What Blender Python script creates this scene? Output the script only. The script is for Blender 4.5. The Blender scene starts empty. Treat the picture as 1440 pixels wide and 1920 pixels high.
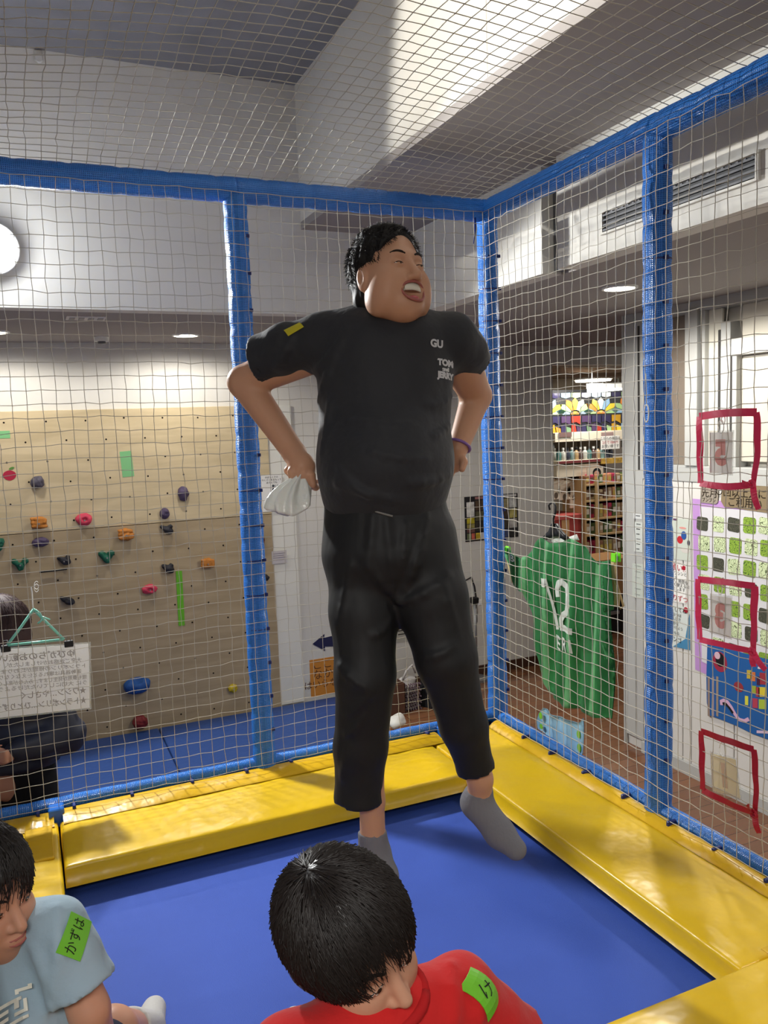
import bpy, bmesh, math, random
import numpy as np
from mathutils import Matrix, Vector

SC = bpy.context.scene
COL = SC.collection
random.seed(7); RNG = np.random.default_rng(7)

# ------------------------------------------------------------------ camera
F_PX = 1529.27                                   # focal length in pixels of the 1440x1920 frame
CAM = np.array([-1.8792, -3.0706, 2.1604])
FW = np.array([0.4011, 0.9101, -0.1042]); FW /= np.linalg.norm(FW)
RT = np.array([0.9130, -0.4070, -0.0363]); RT -= FW * (RT @ FW); RT /= np.linalg.norm(RT)
UP = np.cross(RT, FW)
cd = bpy.data.cameras.new('camera'); cam = bpy.data.objects.new('camera', cd); COL.objects.link(cam)
cd.sensor_fit = 'VERTICAL'; cd.sensor_height = 36.0; cd.lens = F_PX / 1920 * 36.0
cd.clip_start = 0.05; cd.clip_end = 60
cam.matrix_world = Matrix(((RT[0], UP[0], -FW[0], CAM[0]), (RT[1], UP[1], -FW[1], CAM[1]),
                           (RT[2], UP[2], -FW[2], CAM[2]), (0, 0, 0, 1)))
SC.camera = cam

# ------------------------------------------------------------------ world, lights, exposure
SC.view_settings.view_transform = 'Standard'; SC.view_settings.look = 'None'
SC.view_settings.exposure = 0.3; SC.view_settings.gamma = 1.0
SC.view_settings.use_curve_mapping = False
w = bpy.data.worlds.new('world'); SC.world = w; w.use_nodes = True
w.node_tree.nodes['Background'].inputs[0].default_value = (0.9, 0.95, 1.0, 1)
w.node_tree.nodes['Background'].inputs[1].default_value = 0.2

def aim(o, target):
    d = Vector(target) - Vector(o.location)
    o.rotation_euler = d.to_track_quat('-Z', 'Y').to_euler()

def area(name, loc, target, sx, sy, power, col):
    l = bpy.data.lights.new(name, 'AREA'); l.shape = 'RECTANGLE'; l.size = sx; l.size_y = sy
    l.energy = power; l.color = col
    o = bpy.data.objects.new(name, l); COL.objects.link(o); o.location = loc; aim(o, target); return o

def spot(name, loc, target, power, col, angle=120, blend=0.6, r=0.06):
    l = bpy.data.lights.new(name, 'SPOT'); l.energy = power; l.color = col
    l.spot_size = math.radians(angle); l.spot_blend = blend; l.shadow_soft_size = r
    o = bpy.data.objects.new(name, l); COL.objects.link(o); o.location = loc; aim(o, target); return o

WARM = (1.0, 0.96, 0.89); COOL = (0.97, 0.98, 0.97); NEUT = (1.0, 0.97, 0.92)
area('light_front_fill', (-2.3, -3.6, 2.85), (-2.1, -3.2, 0), 1.2, 0.5, 38, NEUT)  # unseen fill lamp added to brighten the front of the scene
spot('light_track', (-2.15, -1.45, 3.95), (-0.37, -1.45, 3.5), 240, WARM, 84, 0.12, 0.03)
spot('light_flood', (-1.90, 1.13, 3.02), (-1.6, 0.45, 2.1), 300, COOL, 127, 0.12, 0.07)

l = bpy.data.lights.new('light_flood_spill', 'POINT'); l.energy = 8; l.color = (0.93, 0.96, 1.0); l.shadow_soft_size = 0.08
o = bpy.data.objects.new('light_flood_spill', l); COL.objects.link(o); o.location = (-1.92, 0.98, 3.02)

# ------------------------------------------------------------------ helpers
def ray(px, py):
    v = FW * F_PX + RT * (px - 720) - UP * (py - 960)
    return v / np.linalg.norm(v)

def at(px, py, d):
    """the point seen at that pixel, d metres ahead of the camera"""
    return CAM + (FW * F_PX + RT * (px - 720) - UP * (py - 960)) / F_PX * d

def on(px, py, ax, val):
    """where the sight line through that pixel meets the plane of a real surface"""
    d = ray(px, py); return CAM + d * ((val - CAM[ax]) / d[ax])

def lin(c):
    c = c / 255.0
    return c / 12.92 if c <= 0.04045 else ((c + 0.055) / 1.055) ** 2.4

def rgb(r, g, b): return (lin(r), lin(g), lin(b), 1.0)

MATS = {}
def mat(name, col, rough=0.6, spec=0.4, var=None, bump=None, metal=0.0, emit=None, alpha=None, trans=0.0, coat=0.0, sheen=0.0, sss=0.0, stretch=None):
    if name in MATS: return MATS[name]
    m = bpy.data.materials.new(name); m.use_nodes = True; nt = m.node_tree
    b = nt.nodes['Principled BSDF']; c = rgb(*col)
    b.inputs['Base Color'].default_value = c; b.inputs['Roughness'].default_value = rough
    b.inputs['Specular IOR Level'].default_value = spec; b.inputs['Metallic'].default_value = metal
    b.inputs['Transmission Weight'].default_value = trans; b.inputs['Coat Weight'].default_value = coat
    b.inputs['Sheen Weight'].default_value = sheen
    if sss: b.inputs['Subsurface Weight'].default_value = sss; b.inputs['Subsurface Radius'].default_value = (0.02, 0.008, 0.004)
    if alpha is not None: b.inputs['Alpha'].default_value = alpha
    if emit: b.inputs['Emission Color'].default_value = rgb(*emit[0]); b.inputs['Emission Strength'].default_value = emit[1]
    if var or bump:
        tc = nt.nodes.new('ShaderNodeTexCoord'); mp = nt.nodes.new('ShaderNodeMapping')
        nt.links.new(tc.outputs['Object'], mp.inputs[0])
        if stretch: mp.inputs['Scale'].default_value = stretch
    if var:
        n = nt.nodes.new('ShaderNodeTexNoise'); n.inputs['Scale'].default_value = var[0]; n.inputs['Detail'].default_value = 4
        r = nt.nodes.new('ShaderNodeValToRGB'); e = r.color_ramp.elements
        a = var[1]; e[0].position = 0.3; e[1].position = 0.7
        e[0].color = (c[0] * (1 - a), c[1] * (1 - a), c[2] * (1 - a), 1); e[1].color = (min(1, c[0] * (1 + a)), min(1, c[1] * (1 + a)), min(1, c[2] * (1 + a)), 1)
        nt.links.new(mp.outputs[0], n.inputs['Vector']); nt.links.new(n.outputs[0], r.inputs[0]); nt.links.new(r.outputs[0], b.inputs['Base Color'])
    if bump:
        n2 = nt.nodes.new('ShaderNodeTexNoise'); n2.inputs['Scale'].default_value = bump[0]; n2.inputs['Detail'].default_value = 3
        bp = nt.nodes.new('ShaderNodeBump'); bp.inputs['Strength'].default_value = bump[1]; bp.inputs['Distance'].default_value = bump[2] if len(bump) > 2 else 0.01
        nt.links.new(mp.outputs[0], n2.inputs['Vector']); nt.links.new(n2.outputs[0], bp.inputs['Height']); nt.links.new(bp.outputs[0], b.inputs['Normal'])
    MATS[name] = m
    return m

def translucent(m, fac):
    """thin paper or cloth lets part of the light through"""
    nt = m.node_tree; b = nt.nodes['Principled BSDF']; o = nt.nodes['Material Output']; t = nt.nodes.new('ShaderNodeBsdfTranslucent'); x = nt.nodes.new('ShaderNodeMixShader')
    x.inputs[0].default_value = fac; t.inputs[0].default_value = b.inputs['Base Color'].default_value
    if b.inputs['Base Color'].is_linked: nt.links.new(b.inputs['Base Color'].links[0].from_socket, t.inputs[0])
    nt.links.new(b.outputs[0], x.inputs[1]); nt.links.new(t.outputs[0], x.inputs[2]); nt.links.new(x.outputs[0], o.inputs[0]); return m

BASE = {}                                        # world location of every object made
def thing(name, label, cat, loc, group=None):
    o = bpy.data.objects.new(name, None); COL.objects.link(o); o.location = tuple(loc)
    o.empty_display_size = 0.05
    o['label'] = label; o['category'] = cat
    if group: o['group'] = group
    BASE[o] = np.array(loc, float); return o

def tag(o, label, cat, group=None):
    o['label'] = label; o['category'] = cat
    if group: o['group'] = group
    return o

def struct(o):
    o['kind'] = 'structure'; return o

def stuff(o):
    o['kind'] = 'stuff'; return o

def mesh(name, V, F, m, parent=None, smooth=False, label=None, uv=None):
    V = np.asarray(V, float).reshape(-1, 3)
    if parent is None:
        lo, hi = V.min(0), V.max(0); base = np.array([(lo[0] + hi[0]) / 2, (lo[1] + hi[1]) / 2, lo[2]])
    else: base = BASE[parent]
    me = bpy.data.meshes.new(name)
    W = V - base
    if isinstance(F, np.ndarray):
        n = F.shape[1]; me.vertices.add(len(W)); me.vertices.foreach_set('co', W.astype(np.float32).ravel())
        me.loops.add(F.size); me.loops.foreach_set('vertex_index', F.astype(np.int32).ravel())
        me.polygons.add(len(F)); me.polygons.foreach_set('loop_start', (np.arange(len(F)) * n).astype(np.int32))
        me.update(calc_edges=True); me.validate()
    else:
        me.from_pydata(W.tolist(), [], [tuple(f) for f in F]); me.update()
    if smooth: me.polygons.foreach_set('use_smooth', [True] * len(me.polygons))
    if uv is not None:
        l = me.uv_layers.new(); idx = np.empty(len(me.loops), np.int32); me.loops.foreach_get('vertex_index', idx)
        l.data.foreach_set('uv', np.asarray(uv, np.float32)[idx].ravel())
    if m: me.materials.append(m)
    o = bpy.data.objects.new(name, me); COL.objects.link(o); BASE[o] = base.copy()
    if parent is None: o.location = tuple(base)
    else: o.parent = parent
    if label: o['label'] = label
    return o

def box_vf(lo, hi, bev=0.0, seg=1):
    lo, hi = np.minimum(lo, hi), np.maximum(lo, hi)
    if bev <= 0:
        V = [(x, y, z) for x in (lo[0], hi[0]) for y in (lo[1], hi[1]) for z in (lo[2], hi[2])]
        return V, [(0, 1, 3, 2), (4, 6, 7, 5), (0, 4, 5, 1), (2, 3, 7, 6), (0, 2, 6, 4), (1, 5, 7, 3)]
    bm = bmesh.new(); bmesh.ops.create_cube(bm, size=1)
    for v in bm.verts: v.co = Vector([lo[i] + (v.co[i] + 0.5) * (hi[i] - lo[i]) for i in range(3)])
    bmesh.ops.bevel(bm, geom=bm.edges[:], offset=min(bev, 0.45 * min(hi - lo)), segments=seg, affect='EDGES', profile=0.5)
    bm.verts.index_update(); V = [tuple(v.co) for v in bm.verts]; F = [tuple(v.index for v in f.verts) for f in bm.faces]; bm.free()
    return V, F

def box(name, lo, hi, m, parent=None, bev=0.0, label=None, seg=1):
    V, F = box_vf(np.array(lo, float), np.array(hi, float), bev, seg)
    return mesh(name, V, F, m, parent, label=label)

def join(parts):
    V, F = [], []
    for v, f in parts:
        o = len(V); V += [tuple(p) for p in v]; F += [tuple(i + o for i in q) for q in f]
    return V, F

def frame_of(d):
    d = d / (np.linalg.norm(d) + 1e-12); a = np.array([0, 0, 1.0]) if abs(d[2]) < 0.9 else np.array([1.0, 0, 0])
    x = np.cross(a, d); x /= np.linalg.norm(x); return x, np.cross(d, x)

def tube_vf(P, R, n=8, cap=True, flat=1.0):
    P = np.asarray(P, float); R = np.broadcast_to(np.asarray(R, float), (len(P),))
    T = np.gradient(P, axis=0); V, F, UV = [], [], []
    x, y = frame_of(T[0]); L = 0
    for i in range(len(P)):
        t = T[i] / (np.linalg.norm(T[i]) + 1e-12); x = x - t * (x @ t); x /= np.linalg.norm(x); y = np.cross(t, x)
        if i: L += np.linalg.norm(P[i] - P[i - 1])
        for k in range(n):
            a = 2 * math.pi * k / n; V.append(P[i] + R[i] * (math.cos(a) * x + flat * math.sin(a) * y)); UV.append((k / n, L))
    for i in range(len(P) - 1):
        for k in range(n):
            a, b = i * n + k, i * n + (k + 1) % n; F.append((a, b, b + n, a + n))
    if cap: F.append(tuple(range(n))[::-1]); F.append(tuple((len(P) - 1) * n + k for k in range(n)))
    return V, F, UV

def tube(name, P, R, m, parent=None, n=8, smooth=True, label=None, flat=1.0):
    V, F, UV = tube_vf(P, R, n, True, flat)
    return mesh(name, V, F, m, parent, smooth, label, UV)

def disc(name, c, normal, r, m, parent=None, n=28, th=0.004, label=None):
    nrm = np.array(normal, float); nrm /= np.linalg.norm(nrm); x, y = frame_of(nrm)
    V, F = [], []
    for s in (0, 1):
        for k in range(n):
            a = 2 * math.pi * k / n; V.append(np.array(c) + nrm * th * s + r * (math.cos(a) * x + math.sin(a) * y))
    F = [tuple(range(n))[::-1], tuple(n + k for k in range(n))] + [(k, (k + 1) % n, n + (k + 1) % n, n + k) for k in range(n)]
    return mesh(name, V, F, m, parent, label=label)

def plate(name, pts, nrm, th, m, parent=None, label=None):
    """a flat slab from an outline of 3-D points"""
    P = np.asarray(pts, float); n = np.asarray(nrm, float); n = n / np.linalg.norm(n); k = len(P)
    V = np.vstack([P, P + n * th]); F = [tuple(range(k))[::-1], tuple(range(k, 2 * k))] + [(i, (i + 1) % k, k + (i + 1) % k, k + i) for i in range(k)]
    return mesh(name, V, F, m, parent, label=label)

def rrect(c, ux, uy, w, h, r=0.0, n=4):
    """outline of a rounded rectangle"""
    c, ux, uy = map(lambda q: np.asarray(q, float), (c, ux, uy)); out = []
    if r <= 0: return [c + ux * sx * w / 2 + uy * sy * h / 2 for sx, sy in ((-1, -1), (1, -1), (1, 1), (-1, 1))]
    for (sx, sy, a0) in ((1, 1, 0), (-1, 1, 90), (-1, -1, 180), (1, -1, 270)):
        for k in range(n + 1):
            a = math.radians(a0 + 90 * k / n)
            out.append(c + ux * (sx * (w / 2 - r) + r * math.cos(a)) + uy * (sy * (h / 2 - r) + r * math.sin(a)))
    return out

def ellipse(c, ux, uy, a, b, n=24):
    return [np.asarray(c) + np.asarray(ux) * a * math.cos(t) + np.asarray(uy) * b * math.sin(t) for t in np.linspace(0, 2 * math.pi, n, endpoint=False)]

def text_vf(s, size, spacing=1.0, bold=0.0, res=3):
    cu = bpy.data.curves.new('text', 'FONT'); cu.body = s; cu.size = size; cu.align_x = 'CENTER'; cu.align_y = 'CENTER'
    cu.resolution_u = res; cu.space_line = spacing; cu.offset = bold
    o = bpy.data.objects.new('text', cu); COL.objects.link(o)
    dg = bpy.context.evaluated_depsgraph_get(); me = bpy.data.meshes.new_from_object(o.evaluated_get(dg))
    V = np.array([v.co for v in me.vertices]).reshape(-1, 3); F = [tuple(p.vertices) for p in me.polygons]
    bpy.data.objects.remove(o); bpy.data.curves.remove(cu); bpy.data.meshes.remove(me)
    return V, F

def text(name, s, size, c, ux, uy, m, parent, mirror=False, lift=0.0015, spacing=1.0, bold=0.0, fit=None, align=0):
    """flat lettering printed on a surface"""
    V, F = text_vf(s, size, spacing, bold)
    if not len(V): return None
    c, ux, uy = (np.asarray(q, float) for q in (c, ux, uy)); n = np.cross(ux, uy)
    xs = V[:, 0].copy()
    if fit: xs *= fit / max(1e-6, xs.max() - xs.min())
    if align: xs = xs - xs.min() if align > 0 else xs - xs.max()
    if mirror: xs = -xs; F = [f[::-1] for f in F]
    W = c + xs[:, None] * ux + V[:, 1:2] * uy + n * lift
    return mesh(name, W, F, m, parent)

# ------------------------------------------------------------------ implicit shapes, meshed by surface nets (bodies, clothes, hair, holds)
def axis(lo, hi, h, fine=()):
    xs = [lo]
    while xs[-1] < hi:
        s = h
        for a, b, hf in fine:
            if a <= xs[-1] <= b: s = min(s, hf)
        xs.append(xs[-1] + s)
    return np.array(xs, np.float32)

class Field:
    def __init__(self, xs, ys, zs):
        self.a = (xs, ys, zs); self.f = np.full((len(xs), len(ys), len(zs)), 1.0, np.float32)
    def reg(self, lo, hi):
        sl, g = [], []
        for i in range(3):
            a = self.a[i]; i0 = max(0, np.searchsorted(a, lo[i]) - 1); i1 = min(len(a), np.searchsorted(a, hi[i]) + 1)
            sl.append(slice(i0, max(i0, i1)))
        x, y, z = (self.a[i][sl[i]] for i in range(3))
        return tuple(sl), x[:, None, None], y[None, :, None], z[None, None, :]
    def comb(self, d, sl, k, sub):
        f = self.f[sl]
        if sub == 2:                                             # intersect
            self.f[sl] = np.maximum(f, d); return
        if sub: f = -f
        if sub: # smooth max(f,-d)
            h = np.clip(0.5 + 0.5 * (f - d) / k, 0, 1); r = f * (1 - h) + d * h - k * h * (1 - h); self.f[sl] = -r
        else:
            h = np.clip(0.5 + 0.5 * (f - d) / k, 0, 1); self.f[sl] = f * (1 - h) + d * h - k * h * (1 - h)
    def cone(self, a, b, ra, rb, k=0.01, sub=0):
        a = np.asarray(a, float); b = np.asarray(b, float); m = max(ra, rb) + k + 0.03
        sl, X, Y, Z = self.reg(np.minimum(a, b) - m, np.maximum(a, b) + m)
        if 0 in self.f[sl].shape: return self
        ba = (b - a).astype(np.float32); a = a.astype(np.float32); L = float(ba @ ba) + 1e-9
        t = np.clip(((X - a[0]) * ba[0] + (Y - a[1]) * ba[1] + (Z - a[2]) * ba[2]) / L, 0, 1)
        d = np.sqrt((X - a[0] - t * ba[0]) ** 2 + (Y - a[1] - t * ba[1]) ** 2 + (Z - a[2] - t * ba[2]) ** 2) - (ra + (rb - ra) * t)
        self.comb(d, sl, k, sub); return self
    def chain(self, P, R, k=0.01, sub=0):
        for i in range(len(P) - 1): self.cone(P[i], P[i + 1], R[i], R[i + 1], k, sub)
        return self
    def ell(self, c, R, rad, k=0.01, sub=0):
        c = np.asarray(c, float); rad = np.asarray(rad, np.float32); m = float(max(rad)) + k + 0.03
        sl, X, Y, Z = self.reg(c - m, c + m)
        if 0 in self.f[sl].shape: return self
        R = np.asarray(R, np.float32); c = c.astype(np.float32); q = [(X - c[0]) * R[i][0] + (Y - c[1]) * R[i][1] + (Z - c[2]) * R[i][2] for i in range(3)]
        k0 = np.sqrt(sum((q[i] / rad[i]) ** 2 for i in range(3))); k1 = np.sqrt(sum((q[i] / rad[i] ** 2) ** 2 for i in range(3))) + 1e-6
        self.comb((k0 * (k0 - 1) / k1).astype(np.float32), sl, k, sub); return self
    def slab(self, a, b, wdir, wa, da, wb, db, k=0.02, sub=0):
        """an elliptical cone from a to b: half width w along wdir, half depth d across"""
        a = np.asarray(a, float); b = np.asarray(b, float); m = max(wa, wb, da, db) + k + 0.03
        sl, X, Y, Z = self.reg(np.minimum(a, b) - m, np.maximum(a, b) + m)
        if 0 in self.f[sl].shape: return self
        ax = b - a; L = np.linalg.norm(ax); ax /= L; wd = np.asarray(wdir, float); wd = wd - ax * (wd @ ax); wd /= np.linalg.norm(wd); nd = np.cross(ax, wd)
        f = np.float32
        dx, dy, dz = X - f(a[0]), Y - f(a[1]), Z - f(a[2])
        s = dx * f(ax[0]) + dy * f(ax[1]) + dz * f(ax[2]); t = np.clip(s / f(L), 0, 1)
        o = s - t * f(L); u = dx * f(wd[0]) + dy * f(wd[1]) + dz * f(wd[2]); v = dx * f(nd[0]) + dy * f(nd[1]) + dz * f(nd[2])
        W = f(wa) + f(wb - wa) * t; D = f(da) + f(db - da) * t; mn = np.minimum(W, D)
        d = (np.sqrt((u / W) ** 2 + (v / D) ** 2 + (o / mn) ** 2) - 1) * mn
        self.comb(d.astype(np.float32), sl, k, sub); return self
    def plane(self, p, n, k=0.004):
        """cut away everything on the side the normal points to"""
        n = np.asarray(n, np.float32); p = np.asarray(p, np.float32); x, y, z = self.a
        d = (x[:, None, None] - p[0]) * n[0] + (y[None, :, None] - p[1]) * n[1] + (z[None, None, :] - p[2]) * n[2]
        self.f = np.maximum(self.f, d); return self
    def merge(self, o, k=0.01):
        h = np.clip(0.5 + 0.5 * (self.f - o.f) / k, 0, 1); self.f = self.f * (1 - h) + o.f * h - k * h * (1 - h); return self
    def noise(self, amp, scale, seed=0, sv=(1, 1, 1)):
        x, y, z = self.a; r = np.random.default_rng(seed); d = 0
        for i in range(5):
            k = r.normal(size=3) * scale * np.array(sv); p = r.uniform(0, 6.28)
            d = d + np.sin(x[:, None, None] * k[0] + y[None, :, None] * k[1] + z[None, None, :] * k[2] + p)
        self.f = self.f + (amp / 2.2 * d).astype(np.float32); return self
    def sample(self, P):
        P = np.asarray(P, float); idx, w = [], []
        for i in range(3):
            a = self.a[i]; j = np.clip(np.searchsorted(a, P[:, i]) - 1, 0, len(a) - 2); idx.append(j)
            w.append(np.clip((P[:, i] - a[j]) / (a[j + 1] - a[j]), 0, 1))
        r = 0
        for c in range(8):
            o = [(c >> i) & 1 for i in range(3)]; ww = 1
            for i in range(3): ww = ww * (w[i] if o[i] else 1 - w[i])
            r = r + ww * self.f[idx[0] + o[0], idx[1] + o[1], idx[2] + o[2]]
        return r
    def project(self, P, d, lift=0.001, reach=0.5):
        """slide points along d until they meet the surface"""
        P = np.asarray(P, float).copy(); d = np.asarray(d, float); d = d / np.linalg.norm(d); Q = P - d * reach * 0.5; done = np.zeros(len(P), bool); out = P.copy()
        for s in np.arange(0, reach, 0.002):
            q = Q + d * s; v = self.sample(q); h = (~done) & (v < 0)
            out[h] = q[h] - d * lift; done |= h
        if done.any() and not done.all(): # points beyond the silhouette keep the mean depth
            m = ((out[done] - P[done]) @ d).mean(); out[~done] = P[~done] + d * m
        self.hit = done
        return out
    def normal(self, p):
        e = .012; q = np.array([np.asarray(p, float)] * 6); 
        for i in range(3): q[2 * i, i] += e; q[2 * i + 1, i] -= e
        v = self.sample(q); g = np.array([v[0] - v[1], v[2] - v[3], v[4] - v[5]]); return g / (np.linalg.norm(g) + 1e-9)
    def nets(self):
        f = self.f; ins = f < 0; n = f.shape
        c = np.zeros((n[0] - 1, n[1] - 1, n[2] - 1), np.uint8)
        for i in (0, 1):
            for j in (0, 1):
                for k in (0, 1): c += ins[i:n[0] - 1 + i, j:n[1] - 1 + j, k:n[2] - 1 + k]
        act = (c > 0) & (c < 8); I = np.argwhere(act); ids = np.full(c.shape, -1, np.int32); ids[tuple(I.T)] = np.arange(len(I))
        S = np.zeros((len(I), 3)); N = np.zeros(len(I)); ax = self.a
        X = [[ax[i][I[:, i]], ax[i][I[:, i] + 1]] for i in range(3)]
        for d in range(3):
            e, g = [q for q in range(3) if q != d]
            for s in (0, 1):
                for t in (0, 1):
                    A = I.copy(); A[:, e] += s; A[:, g] += t; B = A.copy(); B[:, d] += 1
                    fa = f[tuple(A.T)]; fb = f[tuple(B.T)]; h = (fa < 0) != (fb < 0)
                    u = np.where(h, fa / np.where(h, fa - fb, 1), 0); p = np.zeros((len(I), 3))
                    p[:, d] = X[d][0] + u * (X[d][1] - X[d][0]); p[:, e] = X[e][s]; p[:, g] = X[g][t]
                    S[h] += p[h]; N[h] += 1
        V = S / N[:, None]; Q = []
        for d in range(3):
            e, g = (d + 1) % 3, (d + 2) % 3
            sa = [slice(None)] * 3; sb = [slice(None)] * 3; sa[d] = slice(0, -1); sb[d] = slice(1, None)
            x = ins[tuple(sa)] != ins[tuple(sb)]; E = np.argwhere(x)
            E = E[(E[:, e] > 0) & (E[:, g] > 0) & (E[:, e] < n[e] - 1) & (E[:, g] < n[g] - 1)]
            def cid(oe, og):
                K = E.copy(); K[:, e] += oe; K[:, g] += og; return ids[tuple(K.T)]
            q = np.stack([cid(-1, -1), cid(0, -1), cid(0, 0), cid(-1, 0)], 1); fl = ~ins[tuple(E.T)]
            q[fl] = q[fl][:, ::-1]; Q.append(q)
        Q = np.vstack(Q); Q = Q[(Q >= 0).all(1)]; used, inv = np.unique(Q, return_inverse=True)
        return V[used], inv.reshape(Q.shape)
    def build(self, name, m, parent=None, label=None, relax=1):
        V, Q = self.nets()
        for _ in range(relax):
            acc = np.zeros_like(V); cnt = np.zeros(len(V))
            for i in range(4):
                np.add.at(acc, Q[:, i], V[Q[:, (i + 1) % 4]]); np.add.at(cnt, Q[:, i], 1)
                np.add.at(acc, Q[:, (i + 1) % 4], V[Q[:, i]]); np.add.at(cnt, Q[:, (i + 1) % 4], 1)
            V = 0.5 * V + 0.5 * acc / np.maximum(cnt, 1)[:, None]
        return mesh(name, V, Q, m, parent, True, label)

def field_box(lo, hi, h, fine=((), (), ())):
    return Field(*(axis(lo[i], hi[i], h, fine[i]) for i in range(3)))
# ------------------------------------------------------------------ materials
wall_m = mat('wall_paint', (214, 211, 203), 0.75, 0.25, var=(1.3, 0.03), bump=(60, 0.05))
wall2_m = mat('wall_fascia_paint', (222, 219, 210), 0.7, 0.25)
ceil_m = mat('ceiling_paint', (162, 156, 152), 0.85, 0.15)
dark_ceil_m = mat('dark_ceiling', (140, 140, 144), 0.9, 0.1, var=(5, 0.10))
recess_m = mat('recess_grey', (120, 120, 120), 0.7, 0.2)
frame_m = mat('grey_frame', (176, 176, 172), 0.5, 0.4)
door_m = mat('door_panel', (208, 205, 199), 0.55, 0.35)
slot_m = mat('dark_slot', (60, 58, 56), 0.7, 0.2)
base_m = mat('brown_baseboard', (74, 48, 36), 0.5, 0.3)
metal_m = mat('grey_metal', (150, 150, 150), 0.4, 0.5, metal=0.6)
black_m = mat('black_plastic', (22, 22, 24), 0.5, 0.4)
white_m = mat('white_plastic', (235, 235, 230), 0.4, 0.4)
paper_m = mat('white_paper', (232, 230, 224), 0.7, 0.2)
ink_m = mat('black_ink', (38, 36, 36), 0.8, 0.1)
greyink_m = mat('show_through_ink', (172, 168, 164), 0.8, 0.1)
green_tape_m = mat('green_tape', (104, 178, 40), 0.45, 0.4)
glow_m = mat('lamp_glow', (255, 246, 228), 0.5, 0.2, emit=((255, 246, 228), 9.0))

def wood_floor():
    m = mat('wood_floor', (128, 84, 58), 0.16, 0.5); nt = m.node_tree; b = nt.nodes['Principled BSDF']
    tc = nt.nodes.new('ShaderNodeTexCoord'); mp = nt.nodes.new('ShaderNodeMapping'); mp.inputs['Scale'].default_value = (1, 1, 1)
    br = nt.nodes.new('ShaderNodeTexBrick'); br.inputs['Scale'].default_value = 1.0; br.inputs['Brick Width'].default_value = 0.9; br.inputs['Row Height'].default_value = 0.1
    br.inputs['Mortar Size'].default_value = 0.002; br.inputs['Color1'].default_value = rgb(134, 90, 62); br.inputs['Color2'].default_value = rgb(114, 74, 50); br.inputs['Mortar'].default_value = rgb(70, 44, 30)
    nz = nt.nodes.new('ShaderNodeTexNoise'); nz.inputs['Scale'].default_value = 9; mp2 = nt.nodes.new('ShaderNodeMapping'); mp2.inputs['Scale'].default_value = (1, 12, 1)
    mx = nt.nodes.new('ShaderNodeMix'); mx.data_type = 'RGBA'; mx.blend_type = 'MULTIPLY'; mx.inputs[0].default_value = 0.35
    L = nt.links.new; L(tc.outputs['Object'], mp.inputs[0]); L(mp.outputs[0], br.inputs['Vector']); L(tc.outputs['Object'], mp2.inputs[0]); L(mp2.outputs[0], nz.inputs['Vector'])
    L(br.outputs[0], mx.inputs[6]); L(nz.outputs[1], mx.inputs[7]); L(mx.outputs[2], b.inputs['Base Color'])
    return m
floor_m = wood_floor()

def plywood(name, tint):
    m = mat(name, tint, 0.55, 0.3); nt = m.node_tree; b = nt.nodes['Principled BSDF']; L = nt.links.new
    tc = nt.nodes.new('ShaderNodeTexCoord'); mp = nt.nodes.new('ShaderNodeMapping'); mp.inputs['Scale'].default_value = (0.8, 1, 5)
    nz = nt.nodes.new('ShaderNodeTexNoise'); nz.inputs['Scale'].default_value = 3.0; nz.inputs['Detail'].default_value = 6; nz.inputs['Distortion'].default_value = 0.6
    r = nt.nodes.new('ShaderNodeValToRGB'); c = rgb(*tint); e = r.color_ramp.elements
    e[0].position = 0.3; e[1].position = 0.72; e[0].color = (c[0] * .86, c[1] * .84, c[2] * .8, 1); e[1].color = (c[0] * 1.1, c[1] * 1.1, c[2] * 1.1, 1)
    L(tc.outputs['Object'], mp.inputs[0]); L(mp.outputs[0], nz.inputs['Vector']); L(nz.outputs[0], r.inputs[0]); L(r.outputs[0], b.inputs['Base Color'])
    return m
ply_hi = plywood('plywood_upper', (206, 188, 152)); ply_lo_shaded = plywood('plywood_lower_shaded', (172, 153, 122))  # weaker light low on the wall is put into the lower tint

# ------------------------------------------------------------------ the room
ZL, ZS, ZC = 2.80, 3.26, 4.02        # low ceiling, soffit, upper ceiling
Y1, X1, X2 = 1.35, -0.37, 0.265      # faces of the back fascia, the upper right wall, the right fascia
YB, XR = 2.885, 1.66                 # back wall, right wall
struct(box('floor', (-5, -6, -0.06), (8, 7, 0), floor_m))
struct(box('wall_back', (-5, YB, 0), (2.39, YB + 0.14, ZL + 0.1), wall_m))
struct(box('wall_lintel', (2.39, YB, 2.64), (8, YB + 0.14, ZL), wall_m))
struct(box('ceiling', (-5, Y1 + 0.1, ZL), (8, YB + 0.14, ZL + 0.1), ceil_m))
struct(box('ceiling', (X2 + 0.1, -6, ZL), (8, Y1 + 0.1, ZL + 0.1), ceil_m))
struct(box('wall_upper_back', (-5, Y1, ZL), (X2 + 0.1, Y1 + 0.1, ZC), wall2_m))
struct(box('wall_upper_right', (X1, -0.628, ZS + 0.04), (X1 + 0.1, Y1, ZC), wall2_m))
struct(box('wall_upper_right', (X1, -6, ZS + 0.04), (X1 + 0.1, -0.632, ZC), wall2_m))
struct(box('ceiling', (X1, -6, ZS), (X2 + 0.1, Y1, ZS + 0.04), ceil_m))
struct(box('ceiling', (-5, -6, ZC), (X1 + 0.1, Y1, ZC + 0.06), dark_ceil_m))
struct(box('wall_fascia_right', (X2, -0.02, ZL), (X2 + 0.1, Y1, ZS), wall2_m))
struct(box('wall_fascia_right', (X2, -6, ZL), (X2 + 0.1, -0.13, ZS), wall2_m))
struct(box('trim_1', (X2 + 0.06, -0.13, ZL + 0.01), (X2 + 0.1, -0.02, ZS), recess_m))
struct(box('wall_left', (-5.1, -6, 0), (-5, YB, ZC), wall_m))
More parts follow.
